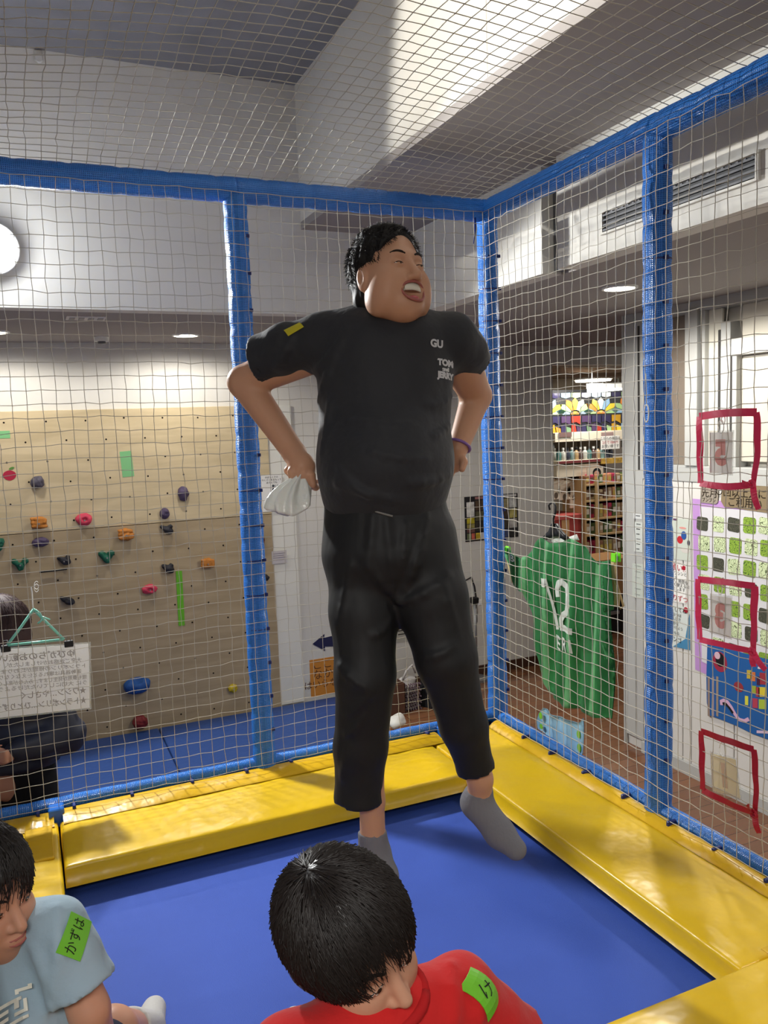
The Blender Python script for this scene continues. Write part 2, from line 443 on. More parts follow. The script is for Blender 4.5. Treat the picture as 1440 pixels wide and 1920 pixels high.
struct(box('wall_front', (-5, -6.1, 0), (8, -6, ZC), wall_m))
struct(box('baseboard_back', (-0.2 + 0.55, YB - 0.012, 0), (2.39, YB, 0.085), base_m))
struct(box('trim_2', (-0.19, YB - 0.02, 0.05), (0.0, YB, 2.345), mat('white_board', (226, 224, 214), 0.6, 0.3)))
# shop beyond the opening
shop_m = mat('shop_wall', (150, 138, 122), 0.8, 0.2)
struct(box('wall_shop_back', (1.9, 6.4, 0), (8, 6.5, 2.75), shop_m))
struct(box('wall_shop_right', (8, -6, 0), (8.1, 6.5, ZL), shop_m))
struct(box('wall_shop_left', (1.9, YB + 0.14, 0), (2.0, 6.4, 2.75), wall_m))
struct(box('ceiling', (1.9, YB + 0.14, 2.72), (8, 6.5, 2.8), mat('shop_ceiling', (186, 172, 150), 0.8, 0.2)))
for k, (a, b) in enumerate(((3.35, 3.5), (4.1, 4.3), (5.0, 5.2))):
    struct(box('trim_%d' % (3 + k), (2.0, a, 2.66), (8, b, 2.72), mat('brown_beam', (110, 88, 70), 0.7, 0.2)))
spot('light_shop', (3.6, 3.9, 2.6), (3.8, 4.3, 0), 60, WARM, 165, 0.5, 0.15)
spot('light_shop', (5.2, 2.6, 2.6), (4.2, 4.3, 0.8), 60, WARM, 165, 0.5, 0.15)

# right wall: sliding door panels below, windows above
YE = 1.12
wr = struct(box('wall_right', (XR + 0.03, -6, 0.0), (XR + 0.11, YE, 1.78), door_m))
edges = [1.105, 1.004, 0.931, 0.59, 0.522, 0.2, -0.75, -1.7, -2.65, -3.6, -6]
for a, b in zip(edges[:-1], edges[1:]):
    box('door_panel', (XR, b + 0.003, 0.075), (XR + 0.032, a - 0.003, 1.775 if a < 0.95 else ZL), door_m if a < 0.95 else frame_m, wr, 0.003)
box('kick_rail', (XR - 0.012, -6, 0.0), (XR + 0.03, YE - 0.18, 0.075), frame_m, wr)
box('post', (XR, 1.105, 0), (XR + 0.11, YE, ZL), frame_m, wr)
box('finger_slot', (XR - 0.002, 0.955, 1.83), (XR, 0.972, 2.72), slot_m, wr)
box('rail', (XR - 0.006, -6, 1.775), (XR + 0.11, 0.93, 1.87), frame_m, wr, 0.004)
box('header', (XR, -6, 2.74), (XR + 0.11, 0.93, ZL), frame_m, wr)
glass_m = mat('window_pane', (196, 190, 176), 0.12, 0.5)
glass2_m = mat('window_pane_dim', (128, 116, 104), 0.1, 0.6)
win = struct(box('window_1', (XR + 0.09, -6, 1.87), (XR + 0.11, 0.93, 2.74), mat('window_back', (190, 184, 172), 0.6, 0.3)))
def wbox(name, a, b, z0, z1, m, d0=0.0, d1=0.09): return box(name, (XR + d0, b, z0), (XR + d1, a, z1), m, win, 0.003)
wbox('stile', 0.93, 0.86, 1.87, 2.74, frame_m)
wbox('pane', 0.86, 0.561, 1.87, 2.74, glass2_m, 0.05, 0.06)
wbox('stile', 0.561, 0.468, 1.87, 2.76, frame_m, -0.02)
wbox('gasket', 0.468, 0.452, 1.87, 2.74, slot_m, 0.02)
wbox('stile', 0.452, 0.43, 1.87, 2.74, frame_m)
wbox('pane', 0.43, 0.335, 1.87, 2.74, mat('window_pane_bright', (214, 210, 196), 0.2, 0.5), 0.03, 0.05)
wbox('gasket', 0.335, 0.316, 1.87, 2.62, slot_m)
wbox('stile', 0.316, 0.25, 1.87, 2.66, frame_m)
wbox('gasket', 0.25, 0.236, 1.87, 2.52, slot_m)
wbox('stile', 0.236, 0.206, 1.87, 2.56, frame_m)
wbox('transom', 0.236, -0.95, 2.47, 2.56, frame_m, -0.01)
for k in range(5):
    a = 0.206 - k * 0.95
    wbox('pane', a, a - 0.86, 1.90, 2.47, glass_m, 0.04, 0.05); wbox('stile', a - 0.2 + 0.015, a - 0.2 - 0.01, 1.87, 2.47, frame_m, 0.02)
    wbox('stile', a - 0.86, a - 0.95, 1.87, 2.74, frame_m)
    wbox('pane', a, a - 0.86, 2.56, 2.74, glass_m, 0.04, 0.05)

# air vent in the right fascia
v = thing('air_vent', 'long dark louvred air vent set in the white fascia at upper right', 'vent', (X2, -0.80, 2.88))
box('vent_back', (X2 - 0.002, -1.165, 2.88), (X2, -0.437, 2.955), black_m, v)
vent_m = mat('vent_grey', (92, 92, 94), 0.5, 0.4, metal=0.3)
for k in range(4): box('vent_slat', (X2 - 0.012, -1.163, 2.884 + 0.0185 * k), (X2 - 0.002, -0.439, 2.891 + 0.0185 * k), vent_m, v)
for s, (a, b, c, d) in enumerate(((-1.175, -1.163, 2.872, 2.963), (-0.439, -0.427, 2.872, 2.963))): box('vent_frame', (X2 - 0.014, a, c), (X2 - 0.001, b, d), wall2_m, v)
for a, b in ((2.872, 2.88), (2.955, 2.963)): box('vent_frame', (X2 - 0.014, -1.163, a), (X2 - 0.001, -0.439, b), wall2_m, v)
V, F = join([box_vf(np.array((X2 - 0.010, y - 0.005, 2.9395)), np.array((X2 - 0.003, y + 0.005, 2.952))) for y in np.arange(-1.15, -0.45, 0.03)])
stuff(mesh('vent_fins', V, F, vent_m, v))

# ------------------------------------------------------------------ ceiling lamps
def downlight(p, label, r=0.075, power=35, sz=174):
    t = thing('downlight', label, 'ceiling light', (p[0], p[1], ZL - 0.008), 'round downlights in the low ceiling')
    c = np.array([p[0], p[1], ZL])
    V, F = [], []
    for k in range(32):
        a = 2 * math.pi * k / 32; u = np.array([math.cos(a), math.sin(a), 0])
        V += [c + u * (r + 0.014), c + u * (r + 0.012) - (0, 0, 0.008), c + u * r - (0, 0, 0.008), c + u * r]
    for k in range(32):
        for j in range(4): F.append((k * 4 + j, k * 4 + (j + 1) % 4, ((k + 1) % 32) * 4 + (j + 1) % 4, ((k + 1) % 32) * 4 + j))
    mesh('trim_ring', V, F, white_m, t); disc('diffuser', c - (0, 0, 0.005), (0, 0, 1), r, glow_m, t)
    spot('light_downlight', (p[0], p[1], ZL - 0.03), (p[0], p[1], 0), power, WARM, sz, 0.35, 0.07)
downlight(on(1162, 539, 2, ZL), 'round glowing downlight over the passage beside the right blue post', power=85)
downlight(on(348, 628, 2, ZL), 'round glowing downlight above the plywood climbing wall, left of the middle post', power=26)
downlight(on(-12, 622, 2, ZL), 'round glowing downlight at the left edge above the climbing wall', power=26)
for q, n_ in (((1.0, -1.6), 'nearer'), ((1.0, -3.4), 'farther')): downlight(q, 'round downlight over the right passage, outside the picture, the %s one' % ('first' if n_ == 'nearer' else 'second'), power=26)
p = on(190, 632, 2, ZL); t = thing('smoke_detector', 'small round smoke detector on the low ceiling at left', 'detector', (p[0], p[1], ZL - 0.04))
disc('detector_body', (p[0], p[1], ZL - 0.028), (0, 0, 1), 0.045, white_m, t, th=0.028); disc('detector_sensor', (p[0], p[1], ZL - 0.042), (0, 0, 1), 0.025, mat('grey_plastic', (90, 90, 92)), t, th=0.015)
p = on(161, 596, 2, ZL); t = thing('ceiling_grille', 'small pale grille on the low ceiling left of the smoke detector', 'vent', (p[0], p[1], ZL - 0.012))
box('grille_plate', (p[0] - 0.10, p[1] - 0.06, ZL - 0.006), (p[0] + 0.10, p[1] + 0.06, ZL), mat('grille_white', (214, 210, 206)), t)
for k in range(4): box('grille_slot', (p[0] - 0.085 + k * 0.048, p[1] - 0.045, ZL - 0.010), (p[0] - 0.058 + k * 0.048, p[1] + 0.045, ZL - 0.006), mat('grille_slot', (160, 156, 154)), t)
# unseen plates added under the track light to keep it off the top net
t = thing('track_light_blocker', 'unseen plates added to keep the track light off the top net, outside the picture', 'lamp', (-2.15, -1.45, 3.84))
box('blocker_plate', (-2.40, -2.05, 3.843), (-1.90, -0.85, 3.85), black_m, t); box('blocker_plate', (-2.40, -2.05, 3.85), (-2.393, -0.85, 4.0), black_m, t); tube('stem', [(-2.3, -1.45, 3.85), (-2.3, -1.45, 4.02)], .012, metal_m, t)
# flood lamp at the left edge
p = np.array([-1.93, Y1 - 0.13, 3.05]); nrm = np.array([0.15, -1.0, -0.25]); nrm /= np.linalg.norm(nrm)
t = thing('flood_lamp', 'bright round flood lamp on the wall at the left edge, behind the net', 'lamp', tuple(p))
V, F = [], []; ax, ay = frame_of(nrm); prof = [(0.03, -0.10), (0.075, -0.09), (0.105, -0.02), (0.118, 0.02), (0.108, 0.022), (0.1, 0.0)]
for i, (r, h) in enumerate(prof):
    for k in range(32): a = 2 * math.pi * k / 32; V.append(p + nrm * h + r * (math.cos(a) * ax + math.sin(a) * ay))
for i in range(len(prof) - 1):
    for k in range(32): F.append((i * 32 + k, i * 32 + (k + 1) % 32, (i + 1) * 32 + (k + 1) % 32, (i + 1) * 32 + k))
F.append(tuple(range(32))[::-1]); mesh('lamp_housing', V, F, white_m, t, True)
disc('lamp_lens', p + nrm * 0.004, nrm, 0.1, mat('flood_glow', (255, 250, 244), emit=((255, 250, 244), 40.0)), t)
tube('bracket', [p - nrm * 0.09, p - nrm * 0.12 + (0, 0.0, 0.02), (p[0], Y1, p[2] + 0.03)], 0.012, metal_m, t)
p = (-0.6, Y1 - 0.02, 3.5); 
q = on(72, 108, 1, Y1); t = thing('wall_socket_plate', 'small pale fitting on the upper back wall just under the dark ceiling', 'fitting', (q[0], Y1 - 0.03, q[2] - 0.03))
box('fitting_plate', (q[0] - 0.02, Y1 - 0.012, q[2] - 0.02), (q[0] + 0.02, Y1, q[2] + 0.03), wall_m, t, 0.004); disc('fitting_cap', (q[0], Y1 - 0.012, q[2] - 0.015), (0, -1, 0), 0.016, wall_m, t, th=0.02)

# ------------------------------------------------------------------ climbing wall of plywood sheets with bolt holes
cw = thing('climbing_wall', 'plywood climbing wall with drilled bolt holes along the back wall', 'climbing wall', (-1.6, YB - 0.03, 0))
YC = YB - 0.032
xs = [-4.9, -3.9, -2.09, -0.19]
for a, b in zip(xs[:-1], xs[1:]):
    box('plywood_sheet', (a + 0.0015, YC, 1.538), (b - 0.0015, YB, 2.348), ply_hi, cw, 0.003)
    box('plywood_sheet', (a + 0.0015, YC + 0.002, 0.0), (b - 0.0015, YB, 1.535), ply_lo_shaded, cw, 0.003)
hv, hf = [], []
r = 0.0065
def hole(c):
    o = len(hv)
    for k in range(8): a = math.pi * k / 4; hv.append((c[0] + r * math.cos(a), YC - 0.001, c[1] + r * math.sin(a)))
    hf.append(tuple(range(o, o + 8)))
for j in range(17):
    for i in range(16):
        x = -4.0 + 0.254 * i + (0.127 if j % 2 else 0); z = 0.12 + 0.135 * j
        if x < -0.22: hole((x + RNG.normal() * 0.004, z + RNG.normal() * 0.004))
stuff(mesh('bolt_holes', hv, hf, mat('bolt_hole', (34, 28, 24), 0.9, 0.1), cw))

mat_m = mat('gym_mat', (38, 66, 122), 0.5, 0.4, bump=(14, 0.25, 0.02))
for k, (a, b) in enumerate(((-4.8, -2.95), (-2.945, -1.12), (-1.115, 0.302))):
    box('gym_mat', (a, 0.55, 0.0), (b, YC - 0.003, 0.05), mat_m, None, 0.012, seg=2)
    tag(bpy.context.scene.objects[-1], '', '') if False else None
gm = [o for o in COL.objects if o.name.startswith('gym_mat')]
for o, s in zip(gm, ('blue vinyl gym mat on the floor at far left of the climbing wall', 'blue vinyl gym mat on the floor below the holds, left of the middle post', 'blue vinyl gym mat on the floor behind the jumping man, right end of its row')):
    tag(o, s, 'gym mat', 'blue gym mats below the climbing wall')

# climbing holds: pixel, size, colour, shape
HOLDS = [
 (70, 904, 25, 24, 'grey', 'round dark grey climbing hold beside the red apple sticker'),
 (344, 926, 20, 27, 'purple', 'oval dark purple climbing hold, highest at right below the tape'),
 (309, 963, 19, 20, 'purple', 'small purple climbing hold directly above a black one'),
 (313, 993, 26, 21, 'black', 'black climbing hold directly below the small purple one'),
 (73, 980, 32, 27, 'orange', 'orange ridged climbing hold at left, above the flat purple one'),
 (158, 974, 30, 25, 'pink', 'pink round climbing hold near the plywood joint at left'),
 (236, 1002, 31, 26, 'orange', 'orange climbing hold in the middle, above the pointed green one'),
 (76, 1017, 31, 18, 'purple', 'flat purple climbing hold just below the orange ridged one'),
 (38, 1058, 33, 24, 'green', 'dark green pointed climbing hold, lower left of the flat purple one'),
 (120, 1051, 27, 21, 'black', 'black lumpy climbing hold with the black rod under it'),
 (200, 1044, 30, 25, 'green', 'dark green pointed climbing hold below the middle orange one'),
 (315, 1066, 24, 22, 'black', 'black climbing hold just above the long green tape strip'),
 (389, 1056, 28, 22, 'orange', 'orange climbing hold nearest the middle blue post'),
 (281, 1105, 29, 20, 'pink', 'pink climbing hold left of the long green tape strip'),
 (127, 1126, 30, 22, 'black', 'black tapered climbing hold beside the mint coat hanger'),
 (257, 1285, 50, 32, 'blue', 'big blue scoop climbing hold low on the wall'),
 (437, 1291, 18, 16, 'yellow', 'tiny yellow climbing hold low beside the middle post'),
 (263, 1354, 28, 27, 'red', 'dark red round climbing hold lowest, just above the blue mat'),
 (-2, 1021, 14, 24, 'green', 'dark green climbing hold cut by the left picture edge'),
 (-2, 1120, 12, 14, 'blue', 'small blue climbing hold at the left edge above the person'),
 (497, 1082, 16, 18, 'black', 'black climbing hold peeking out right of the middle blue post'),
 (490, 1014, 14, 18, 'maroon', 'maroon climbing hold mostly hidden behind the middle blue post')]
HC = dict(grey=(88, 84, 96), purple=(78, 66, 92), black=(42, 42, 48), orange=(186, 118, 48), pink=(206, 66, 90), green=(30, 92, 70), blue=(34, 78, 142), yellow=(196, 170, 36), red=(120, 40, 42), maroon=(90, 36, 40))
I3 = np.eye(3)
for k, (px, py, wpx, hpx, c, lab) in enumerate(HOLDS):
    p = on(px, py, 1, YC - 0.02); dd = float((p - CAM) @ FW); sx = wpx / 2 * dd / F_PX; sz = hpx / 2 * dd / F_PX; dep = min(sx, sz) * 0.9
    m = mat('hold_' + c, HC[c], 0.6, 0.3, var=(40, 0.12), bump=(70, 0.25))
    h = min(sx, sz) / 7
    f = field_box((p[0] - sx * 1.4, YC - dep * 2.2, p[2] - sz * 1.4), (p[0] + sx * 1.4, YC + 0.012, p[2] + sz * 1.4), h)
    b = np.array([p[0], YC, p[2]])
    if c == 'green':                                                             # pointed downwards
        f.chain([b + (-sx * .55, -dep * .4, sz * .45), b + (0, -dep * .5, -sz * .6)], [sz * .5, sz * .35], sz * .2); f.chain([b + (sx * .55, -dep * .4, sz * .45), b + (0, -dep * .5, -sz * .6)], [sz * .5, sz * .35], sz * .35)
    elif c == 'blue' and wpx > 20:
        f.ell(b + (0, -dep * .4, 0), I3, (sx, dep * 1.1, sz), sz * .2); f.ell(b + (0, -dep * 1.1, sz * .95), I3, (sx * .5, dep, sz * .55), sz * .2, 1)
    elif c == 'orange':
        f.ell(b + (0, -dep * .3, 0), I3, (sx * .9, dep * .7, sz * .9), sz * .1)
        for q in range(3): f.cone(b + (-sx * .7, -dep * .8, sz * (.55 - .5 * q)), b + (sx * .7, -dep * .75, sz * (.4 - .45 * q)), sz * .28, sz * .25, sz * .12)
    elif c == 'black':
        f.chain([b + (-sx * .7, -dep * .3, sz * .5), b + (sx * .1, -dep * .6, -sz * .1), b + (sx * .45, -dep * .5, -sz * .3)], [sz * .3, sz * .62, sz * .55], sz * .3)
        if k % 2: f.ell(b + (sx * .5, -dep * .6, sz * .5), I3, (sx * .35, dep * .5, sz * .4), sz * .25)
    elif c == 'pink':
        f.ell(b + (0, -dep * .4, 0), I3, (sx * .95, dep * .9, sz * .95), sz * .1); f.ell(b + (0, -dep * 1.35, 0), I3, (sx * .4, dep * .6, sz * .35), sz * .15, 1); f.ell(b + (-sx * .7, -dep * .3, sz * .1), I3, (sx * .35, dep * .5, sz * .4), sz * .2)
    else:
        f.ell(b + (0, -dep * .4, 0), I3, (sx, dep * .95, sz), sz * .1); f.ell(b + (sx * .3, -dep * .9, sz * .4), I3, (sx * .4, dep * .5, sz * .4), sz * .3)
    f.noise(sz * .07, 6 / sx, k); f.plane(b + (0, 0.003, 0), (0, 1, 0))
    o = f.build('climbing_hold', m); tag(o, lab, 'climbing hold', 'climbing holds on the plywood wall')
    disc('bolt', b + (0, -dep * 1.12, -sz * .1), (0, -1, 0), max(0.004, sz * .13), metal_m, o, 8, 0.006, 'grey bolt head')
# tape strips and stickers on the plywood
def patch(name, px, py, wpx, hpx, m, label, cat, tilt=0.0, th=0.002):
    p = on(px, py, 1, YC); dd = float((p - CAM) @ FW); c, s = math.cos(tilt), math.sin(tilt)
    o = plate(name, [p + q for q in rrect((0, 0, 0), (c, 0, s), (-s, 0, c), wpx * dd / F_PX * 1.05, hpx * dd / F_PX)], (0, -1, 0), th, m); return tag(o, label, cat)
patch('tape_strip', 338, 1122, 11, 104, green_tape_m, 'long vertical bright green tape strip on the plywood wall', 'tape', -0.01)
soft_green = mat('soft_green_tape', (128, 190, 130), 0.5, 0.3)
patch('tape_strip', 238, 870, 20, 48, soft_green, 'short pale green tape patch high on the plywood wall', 'tape', 0.05)
patch('tape_strip', 5, 815, 24, 14, soft_green, 'pale green tape patch at the left edge near the plywood top', 'tape')
t = patch('apple_sticker', 18, 891, 24, 20, mat('apple_red', (176, 34, 62)), 'flat red apple shaped sticker at the left of the plywood wall', 'sticker')
p = on(18, 891, 1, YC)
me = plate('x', [p + (0.03 * math.cos(a) * (1 + .12 * math.cos(2 * a)) * 1.2, 0, 0.036 * math.sin(a) * (1 - .16 * max(0, math.sin(a)) * abs(math.sin(a)))) for a in np.linspace(0, 6.28, 24, endpoint=False)], (0, -1, 0), 0.003, MATS['apple_red']); t.data = me.data; bpy.data.objects.remove(me)
plate('leaf', ellipse(p + (0.015, -0.001, 0.045), (0.9, 0, 0.3), (-.3, 0, .9), 0.018, 0.008, 12), (0, -1, 0), 0.003, mat('leaf_green', (90, 140, 60)), t)
p = on(100, 1071, 1, YC - 0.02); tag(tube('rod', [on(74, 1073, 1, YC - 0.02), on(126, 1067, 1, YC - 0.02)], 0.006, black_m), 'thin black rod lying along the wall under the black lumpy hold', 'rod')
# notices on and beside the plywood
def notice(name, px0, py0, px1, py1, m, label, cat, y=None, th=0.003):
    yy = YC if y is None else y; a = on(px0, py0, 1, yy); b = on(px1, py1, 1, yy)
    t = thing(name, label, cat, ((a[0] + b[0]) / 2, yy, min(a[2], b[2])))
    box('sheet', (a[0], yy - th, b[2]), (b[0], yy - 0.0003, a[2]), m, t); return t, a, b
t, a, b = notice('legend_sheet', 489, 891, 531, 957, paper_m, 'white notice with a column of coloured dots right of the middle post', 'notice')
for k, c in enumerate(((60, 70, 76), (50, 52, 60), (176, 150, 112), (156, 92, 84), (62, 128, 92), (140, 60, 56))):
    disc('colour_dot', (a[0] + 0.09, YC - 0.003, a[2] - 0.085 - 0.026 * k), (0, -1, 0), 0.0095, mat('dot%d' % k, c), t, 14, 0.001)
for k in range(3): text('lettering', ('のぼるときの', 'やくそくをまもって', 'あそんでね')[k], 0.017, ((a[0] + b[0]) / 2, YC - 0.003, a[2] - 0.02 - 0.02 * k), (1, 0, 0), (0, 0, 1), ink_m, t)
for k in (0, 5): text('lettering', ('むずかしい', 'かんたん')[k > 0], 0.016, (a[0] + 0.14, YC - 0.003, a[2] - 0.085 - 0.026 * k), (1, 0, 0), (0, 0, 1), ink_m, t, align=0)
t, a, b = notice('small_note', 509, 1034, 538, 1055, mat('note_paper', (196, 190, 190)), 'small crumpled pale note low on the plywood edge', 'notice')
for k in range(4): box('text_line', (a[0] + 0.01, YC - 0.0045, a[2] - 0.022 - 0.016 * k), (b[0] - 0.01 - 0.012 * (k % 2), YC - 0.003, a[2] - 0.018 - 0.016 * k), mat('note_ink', (130, 120, 128)), t)
a = on(582, 1208, 1, YB - 0.002); dd = 6.3 / F_PX
o = plate('arrow_sign', [a + np.array((x, 0, z)) * dd * 1.06 for x, z in ((4, 0), (27, 15), (27, 8), (62, 12), (62, -12), (27, -8), (27, -16))], (0, -1, 0), 0.004, mat('navy_card', (38, 40, 78), 0.6, 0.3))
tag(o, 'dark navy arrow shaped card low on the white wall behind the man', 'sign')
t, a, b = notice('orange_notice', 580, 1238, 668, 1292, mat('orange_card', (206, 136, 58), 0.7, 0.2), 'orange handwritten notice low on the white wall behind the man', 'notice', YB)
for k, s in enumerate(('ここから', 'なかには', 'はいらないでね')): text('lettering', s, 0.085 if k != 2 else 0.07, (a[0] + 0.19, YB - 0.003, a[2] - 0.05 - 0.078 * k), (1, 0, 0), (0, 0, 1), mat('brown_ink', (92, 54, 24)), t)
# framed photo board on the back wall
a = on(870, 932, 1, YB); b = on(971, 1006, 1, YB)
t = thing('photo_board', 'black framed board of small photos on the back wall behind the corner post', 'poster', ((a[0] + b[0]) / 2, YB, b[2]))
box('board', (a[0], YB - 0.010, b[2]), (b[0], YB - 0.0005, a[2]), mat('board_black', (34, 32, 34)), t, 0.002)
W_, H_ = b[0] - a[0], a[2] - b[2]
cells = [(.03, .55, .17, .88, (214, 212, 206)), (.03, .40, .17, .53, (186, 172, 52)), (.03, .30, .17, .39, (150, 140, 84)), (.03, .2, .17, .28, (110, 78, 72)), (.03, .03, .1, .18, (120, 130, 96)), (.11, .03, .17, .18, (186, 96, 80)),
 (.19, .93, .5, .985, (150, 108, 104)), (.19, .68, .34, .9, (84, 68, 54)), (.35, .68, .5, .9, (98, 70, 56)), (.19, .45, .34, .66, (92, 88, 66)), (.35, .45, .5, .66, (96, 100, 70)), (.19, .22, .34, .43, (58, 54, 48)), (.35, .22, .5, .43, (74, 60, 50)), (.19, .03, .27, .18, (206, 176, 60)), (.28, .03, .36, .18, (200, 198, 192)), (.37, .03, .5, .18, (178, 180, 178)),
 (.52, .68, .66, .9, (84, 78, 66)), (.67, .68, .82, .9, (150, 140, 104)), (.83, .68, .97, .9, (190, 190, 186)), (.52, .45, .66, .66, (64, 56, 50)), (.67, .45, .82, .66, (78, 66, 58)), (.83, .45, .97, .66, (170, 160, 96)), (.52, .22, .66, .43, (56, 48, 44)), (.67, .22, .82, .43, (70, 64, 56)), (.83, .22, .97, .43, (182, 178, 172)), (.52, .03, .66, .2, (170, 172, 178)), (.67, .03, .82, .2, (78, 88, 122)), (.83, .03, .97, .2, (66, 64, 64)), (.52, .93, .97, .985, (196, 194, 190))]
for k, (x0, z0, x1, z1, c) in enumerate(cells):
    box('photo', (a[0] + W_ * x0, YB - 0.0125, b[2] + H_ * z0), (a[0] + W_ * x1, YB - 0.010, b[2] + H_ * z1), mat('photo%d' % k, c, 0.35, 0.4, var=(28, 0.35)), t)
# ------------------------------------------------------------------ the cage: padded posts and beams, nets, pads, trampoline bed
ZR, ZT = 0.85, 3.05                       # rail and top beam heights
XL, YN = -2.17, -2.04                     # left and near sides; the corner post stands at (0, 0)
def sleeve():
    m = mat('blue_sleeve', (34, 92, 196), 0.26, 0.6); nt = m.node_tree; b = nt.nodes['Principled BSDF']; L = nt.links.new
    uv = nt.nodes.new('ShaderNodeUVMap'); sp = nt.nodes.new('ShaderNodeSeparateXYZ'); L(uv.outputs[0], sp.inputs[0])
    def sine(src, k):
        a = nt.nodes.new('ShaderNodeMath'); a.operation = 'MULTIPLY'; a.inputs[1].default_value = k; L(src, a.inputs[0])
        s = nt.nodes.new('ShaderNodeMath'); s.operation = 'SINE'; L(a.outputs[0], s.inputs[0]); return s
    s1 = sine(sp.outputs[1], 2 * math.pi / 0.0062); s2 = sine(sp.outputs[0], 2 * math.pi * 40)
    mx = nt.nodes.new('ShaderNodeMath'); mx.operation = 'MAXIMUM'; L(s1.outputs[0], mx.inputs[0]); L(s2.outputs[0], mx.inputs[1])
    bp = nt.nodes.new('ShaderNodeBump'); bp.inputs['Strength'].default_value = 0.55; bp.inputs['Distance'].default_value = 0.0016; L(mx.outputs[0], bp.inputs['Height']); L(bp.outputs[0], b.inputs['Normal'])
    r = nt.nodes.new('ShaderNodeValToRGB'); e = r.color_ramp.elements; e[0].color = rgb(26, 90, 176); e[1].color = rgb(50, 130, 222); e[0].position = 0.35
    mr = nt.nodes.new('ShaderNodeMapRange'); mr.inputs[1].default_value = -1; L(mx.outputs[0], mr.inputs[0]); L(mr.outputs[0], r.inputs[0]); L(r.outputs[0], b.inputs['Base Color'])
    return m
sleeve_m = sleeve(); tie_m = mat('dark_blue_tie', (22, 40, 104), 0.4, 0.4)
cage = thing('trampoline_cage', 'blue padded trampoline cage of posts, beams and rails round the bed', 'cage', (XL / 2, YN / 2, 0))
def padded(name, a, b, r, pinch=0.135, ph=0.0):
    a, b = np.array(a, float), np.array(b, float); L = np.linalg.norm(b - a); n = int(L / 0.011)
    ts = np.linspace(0, 1, n); u = ts * L / pinch + ph
    rr = r * (1 - 0.07 * np.exp(-(((u - np.round(u)) * pinch / 0.014) ** 2)) + 0.02 * np.sin(u * 2.1 + r))
    d = (b - a) / L; x, y = frame_of(d)
    P = a + np.outer(ts * L, d) + np.outer(0.003 * np.sin(ts * L * 3 + ph * 9), x)
    return tube(name, P, rr, sleeve_m, cage, 20)
R = 0.044
POSTS = [(0, 0), (XL / 2, 0), (XL, 0), (0, YN / 2 + 0.002), (0, YN), (XL, YN / 2), (XL, YN)]
for k, (x, y) in enumerate(POSTS): padded('post', (x, y, ZR - 0.03), (x, y, ZT - 0.02), R if k != 3 else 0.0455, 0.135, 0.21 * k)
for k, (a, b) in enumerate((((XL, 0, ZT), (XL / 2, 0, ZT)), ((XL / 2, 0, ZT), (0.02, 0, ZT)), ((0, 0.02, ZT), (0, YN / 2, ZT)), ((0, YN / 2, ZT), (0, YN, ZT)), ((XL, 0, ZT), (XL, YN, ZT)), ((XL, YN, ZT), (0, YN, ZT)))):
    padded('beam', a, b, 0.046, 0.17, 0.3 * k)
for a, b in (((XL, 0, ZR), (0, 0, ZR)), ((0, 0, ZR), (0, YN, ZR)), ((XL, 0, ZR), (XL, YN, ZR))):
    padded('rail', a, b, 0.024, 0.11)
# under the rails: a steel frame with a dark skirt
steel_m = mat('steel_blue', (40, 60, 120), 0.45, 0.4, metal=0.3); skirt_m = mat('navy_skirt', (30, 38, 78), 0.8, 0.2)
for x, y in POSTS: tube('frame_leg', [(x, y, 0.0), (x, y, ZR - 0.03)], 0.024, steel_m, cage, 12)
for lo, hi in (((XL, -0.004, 0.05), (0, 0.004, ZR - 0.02)), ((-0.004, YN, 0.05), (0.004, 0, ZR - 0.02)), ((XL - 0.004, YN, 0.05), (XL + 0.004, 0, ZR - 0.02)), ((XL, YN - 0.004, 0.05), (0, YN + 0.004, ZR - 0.04))): box('skirt', lo, hi, skirt_m, cage)
for lo, hi in (((XL + .03, -0.31, 0.62), (-0.03, -0.26, 0.66)), ((-0.31, YN + .03, 0.62), (-0.26, -0.03, 0.66)), ((XL + .26, YN + .03, 0.62), (XL + .31, -0.03, 0.66)), ((XL + .03, YN + .26, 0.62), (-0.03, YN + .31, 0.66))): box('bed_frame', lo, hi, steel_m, cage)
# cable ties round the posts
tv = []
def tie(c, d, r):
    d = np.array(d, float); x, y = frame_of(d); V, F, _ = tube_vf([np.array(c) - d * 0.002, np.array(c) + d * 0.002], r + 0.0012, 16); tv.append((V, F))
def nub(c, s=0.006): tv.append(box_vf(np.array(c) - s, np.array(c) + s))
for k, (x, y) in enumerate(POSTS[:5]):
    for z in np.arange(ZR + 0.12 + 0.02 * k, ZT - 0.1, 0.135):
        tie((x, y, z), (0, 0, 1), R * 0.95); s = (0.7, -0.7) if k < 3 else (-0.2, -0.98)
        nub((x + s[0] * (R + .003), y + s[1] * (R + .003), z))
V, F = join(tv); stuff(mesh('cable_ties', V, F, tie_m, cage))
# blue straps from the rail over the yellow flaps
for x in (-1.86, -0.30): box('strap', (x - 0.026, -0.075, ZR - 0.055), (x + 0.026, -0.018, ZR + 0.012), sleeve_m, cage, 0.004)
for x in (-2.1, -1.92, -1.8, -1.6, -1.38, -1.17, -0.99, -0.80, -0.6, -0.38): box('rail_tie', (x - 0.006, -0.058, ZR - 0.035), (x + 0.006, -0.018, ZR + 0.005), tie_m, cage, 0.002)
for y in (-0.28, -0.47, -0.68, -0.9, -1.12, -1.31, -1.5, -1.7, -1.9): box('rail_tie', (-0.058, y - 0.006, ZR - 0.03), (-0.018, y + 0.006, ZR + 0.005), tie_m, cage, 0.002)
tube('tie_tail', [(-0.075, -0.03, ZT - 0.04), (-0.085, -0.045, ZT - 0.09), (-0.1, -0.055, ZT - 0.15)], [0.004, 0.004, 0.002], tie_m, cage, 5)
